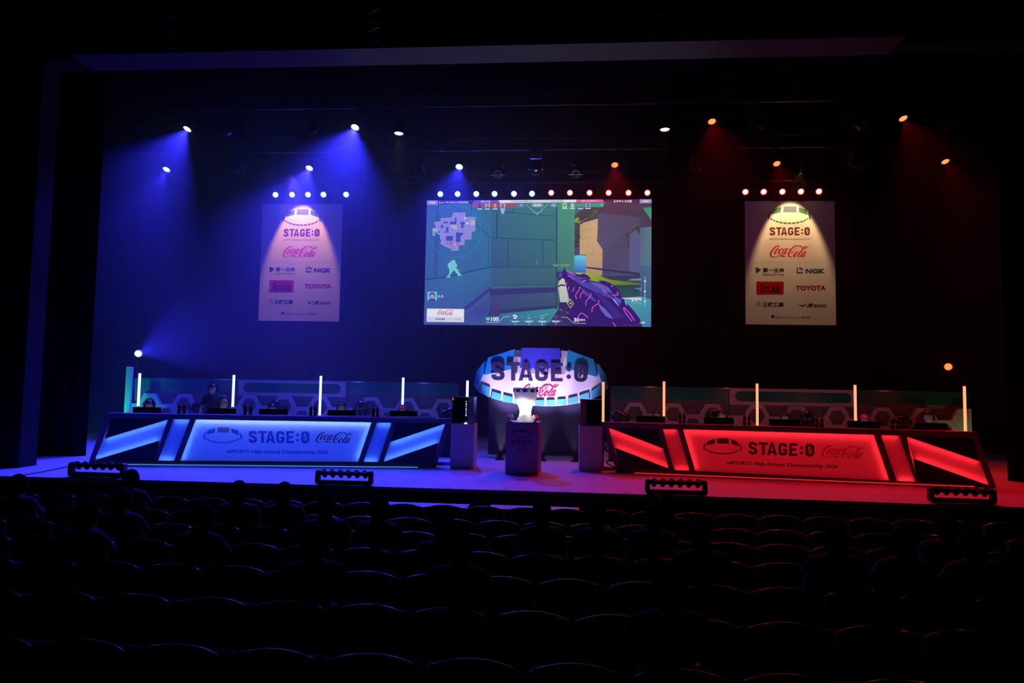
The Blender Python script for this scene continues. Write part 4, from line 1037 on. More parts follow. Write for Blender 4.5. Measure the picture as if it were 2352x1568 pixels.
b = MB(); b.lathe([(40 * ss, 158 * ss), (.001, 160 * ss)], 20, caps=False); b.build('added_glow_disc', emis('added_warm_glow', (1, .94, .86), 12.0), tro)  # added glow disc inside the cup, put in to brighten the bowl
spot('added_bowl_light', Matrix.Translation((0, 0, 170 * ss)) @ Matrix.Rotation(PI, 4, 'X'), (1, .94, .86), 170.0, 150, .6, .03, tro)  # added spot that makes the bowl walls glow from inside
for k in range(10):
    a = -PI / 2 + k * PI / 5
    b = MB(); R0 = 135.5 * ss; hh = (322 * ss, 352 * ss); aw = .19
    P = [(R0 * math.cos(a + s_ * aw), R0 * math.sin(a + s_ * aw)) for s_ in (-1, 0, 1)]
    for (xa, ya), (xb, yb) in zip(P, P[1:]):
        b.prism([(xa, ya, hh[0]), (xb, yb, hh[0]), (xb, yb, hh[1]), (xa, ya, hh[1])], (math.cos(a) * .006, math.sin(a) * .006, 0))
    b.build('rim_square', transl('rim_blue', (.10, .40, .85)) if k == 0 else transl('rim_green', (.03, .60, .40)), tro)
for sx, s in ((-1, 'left'), (1, 'right')):
    P = TPM @ Vector((sx * (wp / 2 - .07), .07, .961)); t = thing('trophy_spotlight', f'small silver spotlight on the {s} corner of the trophy plinth', 'stage light', P, group='spotlights beside the trophy')
    aim = Vector(tc_) + Vector((0, -.02, .33)); M = look(P + Vector((0, 0, .09)), aim); L = Matrix.Translation(-Vector(P)) @ M
    b = MB(); b.box((-.035, -.035, 0), (.035, .035, .012)); b.cyl((0, 0, .012), (0, 0, .06), .008, n=8); b.build('stand', M_STEEL, t)
    b = MB(); b.box((-.042, -.042, -.035), (.042, .042, .055), L); b.build('housing', M_STEEL, t)
    b = MB(); b.box((-.036, -.036, -.038), (.036, .036, -.0355), L); b.build('lens', emis('lamp_white', (1, .95, .86), 30.0), t)
    spot('beam_light', L @ Matrix.Translation((0, 0, -.045)), (1, .93, .84), LAMP['trophy'], 80, .9, .03, t)

# ---------------------------------------------------------------- computer towers on the plinths
def tower(root, w, h0, hh, label, flip):
    P = root.matrix_world @ Vector((0.0, .04, h0 + .006)); t = thing('computer_tower', label, 'computer', P, group='computer towers on plinths')
    s = -1 if flip else 1
    b = MB(); b.box((-.21, 0, .025), (.21, .42, hh)); b.build('case', M_GLOSS, t, bevel=.006)
    b = MB(); b.box((s * .105 - .012, -.014, .03), (s * .105 + .012, 0, hh - .02)); 
    b.box((s * .165 - .045, -.016, .0), (s * .165 + .045, 0, hh + .006)); b.build('front_trim', mat('grey_aluminium', (.35, .35, .38), .35, metal=.6), t)
    for sx in (-.18, .18):
        b = MB(); b.box((sx - .03, .02, 0), (sx + .03, .40, .025)); b.build('foot', M_METAL, t)
    b = MB()
    for k in range(9): 
        z = hh * (.28 + .068 * k); b.box((s * .06 - .009, -.004, z), (s * .06 + .009, 0, z + (.012 if k % 3 else .022)))
    if not flip: b.build('status_light', emis('pc_white_led', (.8, .85, 1), 1.6), t)
    b = MB(); b.box((-.205 - .008, -.004, hh - .06), (-.205 + .008, .0, hh - .02)); b.build('power_light', emis('pc_red_led', (1, .05, .02), 3.0), t)
    if not flip:
        b = MB(); b.box((s * .06 - .02, -.03, .0), (s * .06 + .02, -.004, .016)); b.build('base_light', emis('pc_base_led', (.8, .9, 1), 8.0), t)
tower(tpl, wl, .865, .52, 'black computer tower with white lights on the left plinth', False)
tower(tprr, wr, .875, .50, 'black computer tower on the right plinth', True)
# ================================================================ player desks
M_FRAME = mat('dark_grey_desk_frame', (0.17, 0.16, 0.18), .55, noise=.08, nscale=6)
M_NAVY = mat('dark_smoked_panel', (0.02, 0.035, 0.055), .35, spec=.5)
M_LINER = mat('white_liner', (.8, .8, .8), .8)
M_ACRYL = transl('milky_acrylic', (.82, .82, .84))
M_PRINT = transl('dark_translucent_print', (.10, .10, .13))
M_PRINTB = transl('indigo_translucent_print', (.16, .22, .62)); M_PRINTR = transl('red_translucent_print', (.60, .04, .06))
M_PRINTC = transl('sky_translucent_print', (.03, .35, .75)); M_PRINTG = transl('grey_translucent_print', (.42, .38, .48))
M_TABLE = mat('black_laminate', (.02, .02, .023), .5)
c5 = crop(190, 780, 4.9); c6 = crop(640, 820, 4.9); c7 = crop(1370, 820, 4.481); c8 = crop(1820, 820, 4.237)
class Desk: pass
def make_desk(label, bl, br, outer, windows, colr, led, strength, art):
    D = Desk(); p = atZ(*bl, 0); q = atZ(*br, 0); ud = (q - p).normalized(); back = Vector((-ud.y, ud.x, 0))
    mid = (p + q) / 2
    D.M = Matrix(((ud.x, back.x, 0, mid.x), (ud.y, back.y, 0, mid.y), (0, 0, 1, 0), (0, 0, 0, 1)))
    D.I = D.M.inverted(); D.rz = math.atan2(ud.y, ud.x); D.w = (q - p).length; D.n = back
    D.at = lambda px, py, w=0: D.I @ onplane(px, py, D.M @ Vector((0, w, 0)), D.n)
    t = thing('player_desk', label, 'desk', M=D.M, group='long player desks'); D.t = t
    F2 = lambda poly, w=0: [Vector((v.x, w, max(v.z, 0.0))) for v in (D.at(x, y) for x, y in poly)]
    wins = windows
    b = MB(); b.holes(F2(outer), [F2(w['hole']) for w in wins], (0, .12, 0)); b.build('front_frame', M_FRAME, t)
    b = MB(); b.prism(F2(outer, .121), (0, .015, 0)); b.build('backing', M_LINER, t)
    o = F2(outer); zt = max(v.z for v in o); D.top = zt
    b = MB(); b.box((max(o[0].x, o[3].x) + .06, .10, zt - .045), (min(o[1].x, o[2].x) - .06 + (0 if led == 'red' else .0), .36, zt - .008)); b.build('top_shelf', M_TABLE, t)
    for x in (o[0].x + .7, 0, o[1].x - .7):
        b = MB(); b.prism([(x, .137, 0), (x, .33, 0), (x, .33, zt - .046), (x, .137, zt - .046)], (.03, 0, 0)); b.build('rib', M_TABLE, t)
    E = emis(f'{led}_desk_led', colr, strength)
    E1 = emis(f'{led}_desk_led_top', (.40, .70, 1.0) if led == 'blue' else colr, strength * TOPK[0 if led == 'blue' else 1]); ESH = emis(f'{led}_light_sheet', SHC[0 if led == 'blue' else 1], 1.0)
    def strip(a, c, inset, parent, w=.065, E=E):
        """thin light strip along the edge a-c, moved inset towards the window centre"""
        a = Vector(a); c = Vector(c); d = (c - a); L = d.length; d.normalize()
        a = a + d * .03; c = c - d * .03
        bb = MB(); n = inset
        bb.prism([a + n + Vector((0, w, 0)), c + n + Vector((0, w, 0)), c + n + Vector((0, w + .012, 0)), a + n + Vector((0, w + .012, 0))], n.normalized() * .012); bb.build('led_strip', E, parent)
    for wv in wins:
        H = F2(wv['hole'], 0)
        if wv.get('stripe'):
            S = F2(wv['stripe'])
            P = MB(); P.prism([v + Vector((0, .022, 0)) for v in S], (0, .006, 0)); sp = P.build('lit_stripe', M_ACRYL, t)
            for dk in wv['dark']:
                b = MB(); b.prism([v + Vector((0, .018, 0)) for v in F2(dk)], (0, .012, 0)); b.build('dark_panel', M_NAVY, t)
            cen = sum(S, Vector()) / len(S)
            b = MB(); b.prism([v + Vector((0, .105, 0)) for v in S], (0, .010, 0)); b.build('light_sheet', ESH, sp)
            for i, j in wv['edges']:
                mid_ = (S[i] + S[j]) / 2; dd = (S[j] - S[i]).normalized(); nrm = Vector((-dd.z, 0, dd.x))
                if nrm.dot(cen - mid_) < 0: nrm = -nrm
                strip(S[i], S[j], nrm * .025, sp)
        else:
            P = MB(); P.prism([v + Vector((0, .022, 0)) for v in H], (0, .006, 0)); sp = P.build('lit_panel', M_ACRYL, t)
            cen = sum(H, Vector()) / 4
            b = MB(); b.prism([v + Vector((0, .105, 0)) for v in H], (0, .010, 0)); b.build('light_sheet', ESH, sp)
            for i, j in wv['edges']:
                mid_ = (H[i] + H[j]) / 2; dd = (H[j] - H[i]).normalized(); nrm = Vector((-dd.z, 0, dd.x))
                if nrm.dot(cen - mid_) < 0: nrm = -nrm
                strip(H[i], H[j], nrm * .025, sp, E=E1 if ((i, j) == (0, 1) and len(wv['edges']) == 3) else E)
    # light line along the floor
    b = MB(); b.box((o[3].x + .35, -.012, .001), (o[2].x - .35, -.004, .007)); b.build('floor_light_line', emis(f'{led}_floor_led', colr, 1.8), t)
    for nm, polys, m in art:
        b = MB()
        for q_ in polys:
            vv = [D.at(x, y) for x, y in q_]
            b.poly([Vector((v.x, .0205, v.z)) for v in vv])
        b.build(nm, m, t, recalc=False)
    # work table behind the front
    tt = thing('work_table', 'black folding table behind the ' + ('blue' if led == 'blue' else 'red') + '-lit desk front', 'table', M=D.M, group='tables behind the desk fronts')
    b = MB(); x0, x1 = max(o[0].x, o[3].x) + .1, min(o[1].x, o[2].x) - .1
    b.box((x0, .38, .66), (x1, 1.02, .69)); b.build('tabletop', M_TABLE, tt)
    for x in np.linspace(x0 + .12, x1 - .12, 6):
        for wv in (.44, .96):
            b = MB(); b.tube([(x, wv, .66), (x + .0, 1.40 - wv, .0)], .014, 8); b.build('leg', M_STEEL_D, tt)
    return D
sub = 'eSPORTS High-School Championship 2026'
def mapc(c, polys): return [[c(x, y) for x, y in p] for p in polys]
ca = crop(460, 975, 6.5333)
ringL = [fit([p], 38, 40, 625, 282)[0] for p, k in ARENA]
artL = [('ring_mark', mapc(ca, [p for p, (_, k) in zip(ringL, ARENA) if k != 'c']), M_PRINTC), ('ring_mark_screen', mapc(ca, [p for p, (_, k) in zip(ringL, ARENA) if k == 'c']), M_PRINTG),
        ('title_lettering', mapc(ca, fit(STAGE, 722, 93, 1634, 274, 0, 6)), M_PRINTB), ('subtitle_lettering', mapc(ca, fit(text2d(sub, .028), 390, 374, 1924, 443, 0, 12)), M_PRINTB), ('script_lettering', mapc(ca, fit(SCRIPT, 1730, 110, 2290, 274, 0, 8)), M_PRINT)]
left_outer = [(245.5, 948), (1037.5, 962), (1001, 1073.5), (202, 1065.5)]
WL = [dict(hole=[(255, 960.5), (385.5, 963), (353, 1057.3), (217, 1056.8)], stripe=[(239, 1007), (385.5, 963), (366.5, 1011.5), (218, 1056.5)], edges=((0, 1), (2, 3)),
           dark=[[(255, 960.5), (385.5, 963), (239, 1007)], [(366.5, 1011.5), (353, 1057.3), (217, 1056.8), (219, 1056)]]),
      dict(hole=[(398, 962.5), (436, 963), (400, 1058), (362, 1058)], edges=((0, 1), (2, 3))),
      dict(hole=[(449, 963), (853.5, 969.5), (822, 1060.5), (413, 1058)], edges=((0, 1), (1, 2), (3, 0))),
      dict(hole=[(865, 970.4), (899.6, 970.6), (868.5, 1060.8), (834.5, 1060.8)], edges=((0, 1), (2, 3))),
      dict(hole=[(910.4, 971), (1022.6, 972.5), (994, 1061), (880.8, 1060.8)], stripe=[(895, 1015.3), (1022.6, 972.8), (1008, 1016.5), (880.8, 1060.5)], edges=((0, 1), (2, 3)),
           dark=[[(910.4, 971), (1022.6, 972.5), (895, 1015.3)], [(1008, 1016.5), (994, 1061), (880.8, 1060.8)]])]
DL = make_desk('long blue-lit player desk at the left with a glowing title panel', (202, 1065.5), (1001, 1073.5), left_outer, WL, (0.085, 0.26, 1.0), 'blue', DESK_E[0], artL)
# red desk: positions read off two crops
def R7(*P): return [c7(*p) for p in P]
def cm(x7, y7): return c7(x7, y7)
ringR = [fit([p], 1100, 832, 1500, 1000)[0] for p, k in ARENA]
def q8(x, y): return c8(x, y)
ttl = (c7(1565, 870), c8(215, 972)); stg = []
def box_px(polys, x0, y0, x1, y1, dy): return fit(polys, x0, y0, x1, y1, 0, dy)
artR = [('ring_mark', mapc(c7, [[(x, y + (x - 1100) * .012) for x, y in p] for p, (_, k) in zip(ringR, ARENA) if k != 'c']), M_PRINT), ('ring_mark_screen', mapc(c7, [[(x, y + (x - 1100) * .012) for x, y in p] for p, (_, k) in zip(ringR, ARENA) if k == 'c']), M_PRINT),
        ('title_lettering', box_px(STAGE, 1719.5, 1014.5, 1871, 1043.5, 5.0), M_PRINT), ('subtitle_lettering', box_px(text2d(sub, .028), 1669.5, 1058, 1925, 1068.5, 9.5), M_PRINT), ('script_lettering', box_px(SCRIPT, 1888, 1021, 1988, 1050, 4.5), M_PRINTR)]
right_outer = [(1382, 969), (2242.5, 991.6), (2288.5, 1119.7), (1415.7, 1084.5)]
WR = [dict(hole=[(1397.9, 981.8), (1510, 984.7), (1536.3, 1076.8), (1423, 1072.2)], stripe=[(1398.2, 982.4), (1524, 1030.2), (1536.3, 1076.6), (1411.7, 1027.5)], edges=((0, 1), (2, 3)),
           dark=[[(1397.9, 981.8), (1510, 984.7), (1524, 1030.2)], [(1411.7, 1027.5), (1536.3, 1076.6), (1423, 1072.2)]]),
      dict(hole=[(1521.8, 985), (1556.3, 985.6), (1585, 1081), (1549, 1079.5)], edges=((0, 1), (2, 3))),
      dict(hole=[(1568.6, 985.6), (2007.6, 998.2), (2044.2, 1104), (1597, 1081.8)], edges=((0, 1), (1, 2), (3, 0))),
      dict(hole=[(2023, 998.7), (2066, 1000), (2104, 1106.8), (2060, 1104.9)], edges=((0, 1), (2, 3))),
      dict(hole=[(2082.4, 1001.7), (2233, 1005.3), (2273, 1115.2), (2105.6, 1106.8)], stripe=[(2083, 1002.4), (2252, 1059.6), (2273, 1115), (2100, 1053.7)], edges=((0, 1), (2, 3)),
           dark=[[(2082.4, 1001.7), (2233, 1005.3), (2252, 1059.6)], [(2100, 1053.7), (2273, 1115.2), (2105.6, 1106.8)]])]
DR = make_desk('long red-lit player desk at the right with a glowing title panel', (1415.7, 1084.5), (2288.5, 1119.7), right_outer, WR, (1.0, 0.02, 0.03), 'red', DESK_E[1], artR)
print('desk tops', DL.top, DR.top, DL.w, DR.w)

# ---------------------------------------------------------------- monitors
def monitor_proto():
    t = thing('monitor', 'x', 'monitor', group='black monitors on the player desks')
    b = MB(); b.box((-.285, 0, .042), (.285, .03, .375)); b.prism([(-.20, 0, .22), (.20, 0, .22), (.16, -.028, .25), (.16, -.028, .40), (.20, 0, .43), (-.20, 0, .43), (-.16, -.028, .40), (-.16, -.028, .25)][:0] or [(-.19, -.0, .10), (.19, 0, .10), (.19, 0, .33), (-.19, 0, .33)], (0, -.022, 0)); b.build('back_shell', M_GLOSS, t, bevel=.006)
    b = MB(); b.poly([(-.275, .0305, .052), (.275, .0305, .052), (.275, .0305, .365), (-.275, .0305, .365)]); b.build('display', emis('monitor_glow', (.75, .82, 1), MON_E), t, recalc=False)
    b = MB(); b.box((-.025, -.045, .015), (.025, -.022, .24)); b.build('stand_neck', M_METAL, t)
    b = MB(); b.box((-.12, -.11, 0), (.12, .10, .015)); b.build('stand_foot', M_METAL, t, bevel=.004)
    b = MB()
    for q in fit(text2d('GTUNE', .02), -.06, .285, .06, .305): b.poly([(x, -.0225, .60 - y) for x, y in q])
    b.build('maker_lettering', mat('grey_print', (.35, .35, .4), .5), t, recalc=False)
    b = MB(); b.box((-.02, -.0475, .222), (.02, -.045, .237)); b.box((-.13, -.0235, .226), (-.05, -.022, .229)); b.box((.05, -.0235, .226), (.13, -.022, .229)); b.build('rear_light', emis('monitor_rear_glow', (.55, .45, 1.0), .5), t)
    return t
MONP = None
def place(proto, D, px, py, w, z, label, rz=0.0, first=None):
    """put a copy so that its base stands at height z on the desk, under the pixel column"""
    v = D.at(px, py, w); o = proto if first else copy_tree(proto)
    o.matrix_world = D.M @ Matrix.Translation((v.x, w, z)) @ Matrix.Rotation(rz, 4, 'Z')
    o['label'] = label
    return o
mon = monitor_proto(); n = 0
for D, xs, nm, ys in ((DL, (336.5, 508.5, 628, 784, 927), 'blue', (940, 943, 946, 950, 952)), (DR, (1494, 1651.5, 1802, 1984, 2138.5), 'red', (965, 968, 972, 978, 980))):
    for i, (x, y) in enumerate(zip(xs, ys)):
        place(mon, D, x, y, .62, .692, f'black gaming monitor seen from behind, {ORD[i]} from the left on the {nm} desk', R_((-3, 2, 4, -2, 3)[i]), first=(n == 0)); n += 1
# ---------------------------------------------------------------- bottles
M_COLA = mat('dark_cola', (.035, .006, .004), .08, spec=.7); M_CAPB = mat('red_cap', (.6, .02, .02), .4); M_LAB = mat('red_label', (.55, .015, .02), .5); M_CLEAR = mat('clear_neck', (.45, .45, .5), .1, spec=.8)
def bottle_proto():
    t = thing('drink_bottle', 'x', 'bottle', group='small cola bottles on the desks')
    b = MB(); b.lathe([(.001, 0), (.028, 0), (.031, .008), (.030, .05), (.0265, .085), (.030, .12), (.030, .145), (.022, .17)], 16, caps=False); b.build('body', M_COLA, t, smooth=True)
    b = MB(); b.lathe([(.022, .17), (.0135, .195), (.012, .212), (.001, .212)], 14, caps=False); b.build('neck', M_CLEAR, t, smooth=True)
    b = MB(); b.lathe([(.0145, .205), (.0145, .226), (.001, .227)], 14, caps=False); b.build('cap', M_CAPB, t)
    b = MB(); b.lathe([(.0312, .065), (.0275, .086), (.0308, .11)], 16, caps=False); b.build('label', M_LAB, t, smooth=True)
    return t
bot = bottle_proto(); n = 0
for D, xs, nm in ((DL, ((411, 423), (562.5, 575.5), (713.5, 724), (857, 867)), 'blue'), (DR, ((1561.5, 1571), (1710, 1720.5), (1876, 1888), (2049, 2061)), 'red')):
    for i, pr_ in enumerate(xs):
        for j, x in enumerate(pr_):
            y = (948 + (x - 245) * .0177) if nm == 'blue' else (969 + (x - 1382) * .0263)
            place(bot, D, x, y, .20, D.top - .008, f"small cola bottle on the {nm} desk, {('left','right')[j]} one of the {ORD[i]} pair from the left", first=(n == 0)); n += 1
# ---------------------------------------------------------------- light tubes
def tube(D, px, ytop, ybot, w, kind, label, floor=False):
    v0 = D.at(px[0], ytop, w); v1 = D.at(px[1], ybot, w); zb = .0 if floor else .692
    t = thing('light_tube', label, 'light tube', M=D.M @ Matrix.Translation((v1.x, w, zb)), group='upright light tubes behind the desks')
    top = v0.z - zb; dx = v0.x - v1.x
    lo = max(.06, v1.z - zb - .02)
    b = MB(); b.cyl((0, 0, 0), (0, 0, .02), .07, n=20); b.cyl((0, 0, 0), (0, 0, lo), .022, n=12); b.build('base', M_METAL, t)
    b = MB(); b.cyl((0, 0, lo), (0, 0, top), .025, n=16); b.build('tube', emis('blue_tube', (.10, .16, 1.0), TUBE_E[0]) if kind == 'blue' else emis('red_tube', (1.0, .085, .038), TUBE_E[1]), t, smooth=True)
    b = MB(); b.cyl((0, 0, top), (0, 0, top + .015), .026, n=16); b.build('end_cap', M_METAL, t)
for i, (px, y0, y1) in enumerate((((317.5, 317.5), 857, 930), ((534.5, 534.5), 861, 932), ((734, 734), 863, 956), ((924.5, 924.5), 867, 932))):
    tube(DL, px, y0, y1, 1.62, 'blue', f'upright white-blue light tube, {ORD[i]} from the left behind the blue desk', True)
tube(DL, (1073, 1073), 874, 916, .80, 'blue', 'upright white-blue light tube standing behind the left computer tower', True)
for i, (px, y0, y1) in enumerate((((1525, 1525), 876, 954), ((1739.5, 1739.5), 881, 978), ((1965, 1965), 884, 963), ((2217.5, 2217.5), 887, 990))):
    tube(DR, px, y0, y1, 1.62, 'red', f'upright orange-red light tube, {ORD[i + 1]} from the left on the red side', True)
tube(DR, (1385, 1385), 877, 968, .50, 'red', 'upright orange-red light tube beside the oval sign, first on the red side', True)

# ---------------------------------------------------------------- hexagon partition panels behind the players
M_RELIEF = mat('grey_foam_relief', (0.52, 0.52, 0.55), .8, noise=.1, nscale=10)
M_RBACK = mat('grey_relief_back', (0.17, 0.17, 0.20), .85, noise=.1)
M_TEALB = mat('teal_acrylic_band', (0.0, 0.18, 0.15), .35, spec=.5)
M_CAPE = mat('polished_cap', (.55, .55, .6), .2, metal=.9)
def hexa(cx, cz, r): return [(cx + r * math.cos(k * PI / 3), cz + r * math.sin(k * PI / 3)) for k in range(6)]
def partition(x0, x1, style, label, off, Y=15.4):
    t = thing('hexagon_partition', label, 'partition', ((x0 + x1) / 2, Y, 0), group='hexagon partitions behind the players')
    h = (x1 - x0) / 2 - .006; H = 1.645; b = MB(); b.box((-h, 0, 0), (h, .06, H)); b.build('back_board', M_RBACK, t)
    if style == 'band':
        b = MB(); b.box((-h, -.03, H - .30), (h, 0, H - .012)); b.build('top_band', M_TEALB, t)
        b = MB(); b.box((-h, -.04, H - .012), (h, .06, H)); b.build('top_cap', M_CAPE, t)
    else:
        z0, z1 = H - .30, H - .07; r = (z1 - z0) / 2
        slot = [(-h + .12 + r + r * math.cos(a), (z0 + z1) / 2 + r * math.sin(a)) for a in np.linspace(PI / 2, 1.5 * PI, 10)] + [(h - .12 - r + r * math.cos(a), (z0 + z1) / 2 + r * math.sin(a)) for a in np.linspace(-PI / 2, PI / 2, 10)]
        b = MB(); b.holes([(-h, 0, H - .38), (h, 0, H - .38), (h, 0, H), (-h, 0, H)], [[(x, 0, z) for x, z in slot]], (0, -.05, 0)); b.build('top_frame', M_RELIEF, t)
        b = MB(); b.box((-h + .1, -.012, z0 - .01), (h - .1, -.001, z1 + .01)); b.build('slot_panel', M_TEALB, t)
    s = .293; dz = s * math.sqrt(3) / 2
    k = 0; x = -h - .88 + off
    while x < h + .3:
        for cx, cz in ((x, 1.02), (x + 1.5 * s, 1.02 - dz), (x, 1.02 - 2 * dz), (x + 1.5 * s, 1.02 - 3 * dz)):
            o_ = [(min(max(a, -h), h), c) for a, c in hexa(cx, cz, s)]
            i_ = hexa(cx, cz, .185)
            if max(a for a, c in o_) - min(a for a, c in o_) < .06: continue
            if all(-h + .01 < a < h - .01 for a, c in i_):
                b = MB(); b.holes([(a, 0, c) for a, c in o_], [[(a, 0, c) for a, c in i_]], (0, -.10, 0)); b.build('hexagon_relief', M_RELIEF, t, bevel=.012)
            else:
                b = MB(); b.prism([(a, 0, c) for a, c in o_], (0, -.10, 0)); b.build('hexagon_relief', M_RELIEF, t)
        x += 3 * s
partition(-10.50, -7.83, 'band', 'hexagon relief partition with teal top at the far left, green at its end', .45)
partition(-7.83, -5.15, 'slot', 'hexagon relief partition with rounded teal slot behind the blue desk', .30)
partition(-5.15, -2.43, 'band', 'hexagon relief partition with teal top behind the red-capped player at left', .62)
partition(1.14, 3.84, 'band', 'hexagon relief partition with teal top just right of the oval sign', .55)
partition(3.84, 6.67, 'slot', 'hexagon relief partition with rounded teal slot behind the red desk', .60)
partition(6.67, 9.09, 'band', 'hexagon relief partition with teal top at the far right, green at its end', .52)
# grooved return panel at the far left, lit green
p0 = atY(284.5, 948, 14.7); p1 = atY(304, 842, 14.7)
t = thing('grooved_panel', 'narrow upright grooved panel lit green at the far left', 'panel', ((p0.x + p1.x) / 2, 14.7, 0))
w_ = (p1.x - p0.x) / 2; b = MB(); b.box((-w_, 0, 0), (w_, .05, p1.z))
for k in range(5): x = -w_ + .012 + k * (2 * w_ - .02) / 5; b.box((x, -.012, 0), (x + (2 * w_) / 9, 0, p1.z))
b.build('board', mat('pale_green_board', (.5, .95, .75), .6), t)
b = MB(); b.box((-w_ - .02, .05, 0), (w_ + .02, .35, .03)); b.build('foot', M_METAL, t)
GREEN = (.02, 1.0, .30)
for (x, y, z), tgt, s, pw, an in (((-10.5, 13.75, 0), (-10.66, 14.7, 1.15), 'far left in front of the grooved panel', GREEN_E[0], 62), ((-10.2, 15.0, 0), (-10.1, 15.4, 1.45), 'far left under the first partition', GREEN_E[1], 70), ((9.0, 14.95, 0), (8.75, 15.4, 1.3), 'far right under the last partition', GREEN_E[2], 80)):
    t = thing('floor_uplight', 'small black floor light throwing green upwards, ' + s, 'stage light', (x, y, z), group='green floor lights at the stage ends')
    b = MB(); b.cyl((0, 0, 0), (0, 0, .03), .06, n=16); b.build('base', M_METAL, t)
    L = Matrix.Translation((-x, -y, -z)) @ look((x, y, z + .10), tgt)
    b = MB(); b.lathe([(.001, .06), (.045, .05), (.055, 0), (.055, -.03), (.046, -.03)], 14, L, caps=False); b.build('housing', M_METAL, t)
    b = MB(); b.lathe([(.046, -.025), (.001, -.026)], 14, L, caps=False); b.build('lens', emis('green_led', GREEN, 3.0), t)
    spot('beam_light', L @ Matrix.Translation((0, 0, -.04)), GREEN, pw, an, .6, .04, t)

# ---------------------------------------------------------------- moving heads standing behind the players on black boxes
i = 0
for D, xs, nm in ((DL, ((455, 925, 20, -95), (640, 922, -35, 55), (830, 928, 15, 10), (1030, 938, -60, -70)), 'blue'), (DR, ((1424, 945, 60, -70), (1641, 948, 5, 5), (1853, 952, 20, 12), (2072, 955, -30, 85)), 'red')):
    for k, (px, py, rz, tl) in enumerate(xs):
        v = onplane(px, py, Vector((0, 14.75, 0)), Vector((0, 1, 0)))
        bx = thing('equipment_box', f'black equipment box under the {ORD[k]} moving head from the left, {nm} side', 'box', (v.x, 14.75, 0), group='boxes under the moving heads')
        zt = max(.3, v.z - .52)
        b = MB(); b.box((-.24, -.22, 0), (.24, .22, zt)); b.build('case', M_METAL, bx, bevel=.01)
        b = MB()
        for q in (-.18, .12): b.box((q, -.225, zt * .5), (q + .06, -.22, zt * .5 + .04))
        b.build('latch', M_STEEL, bx)
        moving_head((v.x, 14.75, zt), R_(rz), R_(tl), f'black moving head light, {ORD[k]} from the left behind the {nm} desk players', 'moving heads standing behind the players')
# ---------------------------------------------------------------- cables
def cable(label, pts, r=.010, name='cable'):
    b = MB(); b.tube([Vector((p[0], p[1], p[2])) for p in catmull(pts, 6)], r, 6); return tag(b.build(name, mat('black_rubber', (.015, .015, .02), .4), smooth=True), label, 'cable')
def coil(px, py, label, seed, h=.02):
    random.seed(seed); p = atZ(px, py, 0); P = []
    for k in range(26):
        a = k * .75; r = .11 + .07 * random.random(); P.append((p.x + r * math.cos(a) * 1.5, p.y + .12 + r * math.sin(a), .012 + h * k / 26 + .02 * random.random() * (h > .1)))
    cable(label, P, .011, 'cable_coil')
coil(1018, 1069, 'loose heap of black cable on the stage beside the left white plinth', 4)
coil(1394, 1080, 'loose heap of black cable on the stage beside the right white plinth', 6)
p = [atZ(x, y, 0) for x, y in ((58, 1091), (90, 1086), (130, 1078), (165, 1072), (205, 1073))]
cable('black cable lying along the far left corner of the stage floor', [(q.x, q.y, .012) for q in p], .009)
# hanging tangle behind the right plinth
q = atZ(1396, 1078, 0); 
cable('tangled black cable hanging behind the right white plinth under the desk end', [(q.x, q.y + .25, .75), (q.x + .10, q.y + .28, .55), (q.x - .04, q.y + .3, .38), (q.x + .14, q.y + .32, .25), (q.x + .0, q.y + .28, .10), (q.x + .15, q.y + .3, .012), (q.x + .05, q.y + .2, .012)], .014)
# ================================================================ people
M_SKIN = mat('skin', (0.46, 0.29, 0.22), .55, noise=.06, nscale=20)
M_HAIRB = mat('black_hair', (0.012, 0.010, 0.010), .5, noise=.5, nscale=90)
M_HAIRG = mat('fair_hair', (0.34, 0.22, 0.10), .45, noise=.4, nscale=90)
M_SHIRT = mat('black_tshirt', (0.014, 0.014, 0.018), .85, noise=.2, nscale=30)
M_TROU = mat('dark_trousers', (0.018, 0.02, 0.03), .85)
M_EYEW = mat('eye_white', (.6, .6, .6), .3); M_EYEB = mat('eye_dark', (.01, .01, .01), .2); M_LIP = mat('lips', (.38, .16, .14), .5)
M_HSET = mat('headset_black', (.012, .012, .014), .35); M_REDC = mat('red_cap_cloth', (.55, .01, .025), .7); M_WPRINT = mat('white_print', (.8, .8, .8), .6)
def fuse(name, caps, m, voxel=.012, smooth=4):
    """capsules and ellipsoids melted into one continuous surface"""
    b = MB()
    for c in caps:
        if c[0] == 'c': b.capsule(c[1], c[2], c[3], c[4])
        else: b.ell(c[1], c[2], M=c[3] if len(c) > 3 else None, seg=20, rings=14)
    me = b.mesh(name, m); o = bpy.data.objects.new(name, me); col.objects.link(o)
    r = o.modifiers.new('remesh', 'REMESH'); r.mode = 'VOXEL'; r.voxel_size = voxel; r.use_smooth_shade = True
    s = o.modifiers.new('smooth', 'SMOOTH'); s.iterations = smooth; s.factor = .5
    dg = bpy.context.evaluated_depsgraph_get()
    out = bpy.data.meshes.new_from_object(o.evaluated_get(dg)); out.name = name
    out.materials.clear(); out.materials.append(m)
    bpy.data.objects.remove(o); bpy.data.meshes.remove(me)
    return out
def limb(j, r): return [('c', j[i], j[i + 1], r[i], r[i + 1]) for i in range(len(j) - 1)]
def mir(caps):
    f = lambda p: (-p[0], p[1], p[2])
    return [('c', f(c[1]), f(c[2]), c[3], c[4]) if c[0] == 'c' else ('e', f(c[1]), c[2]) for c in caps]
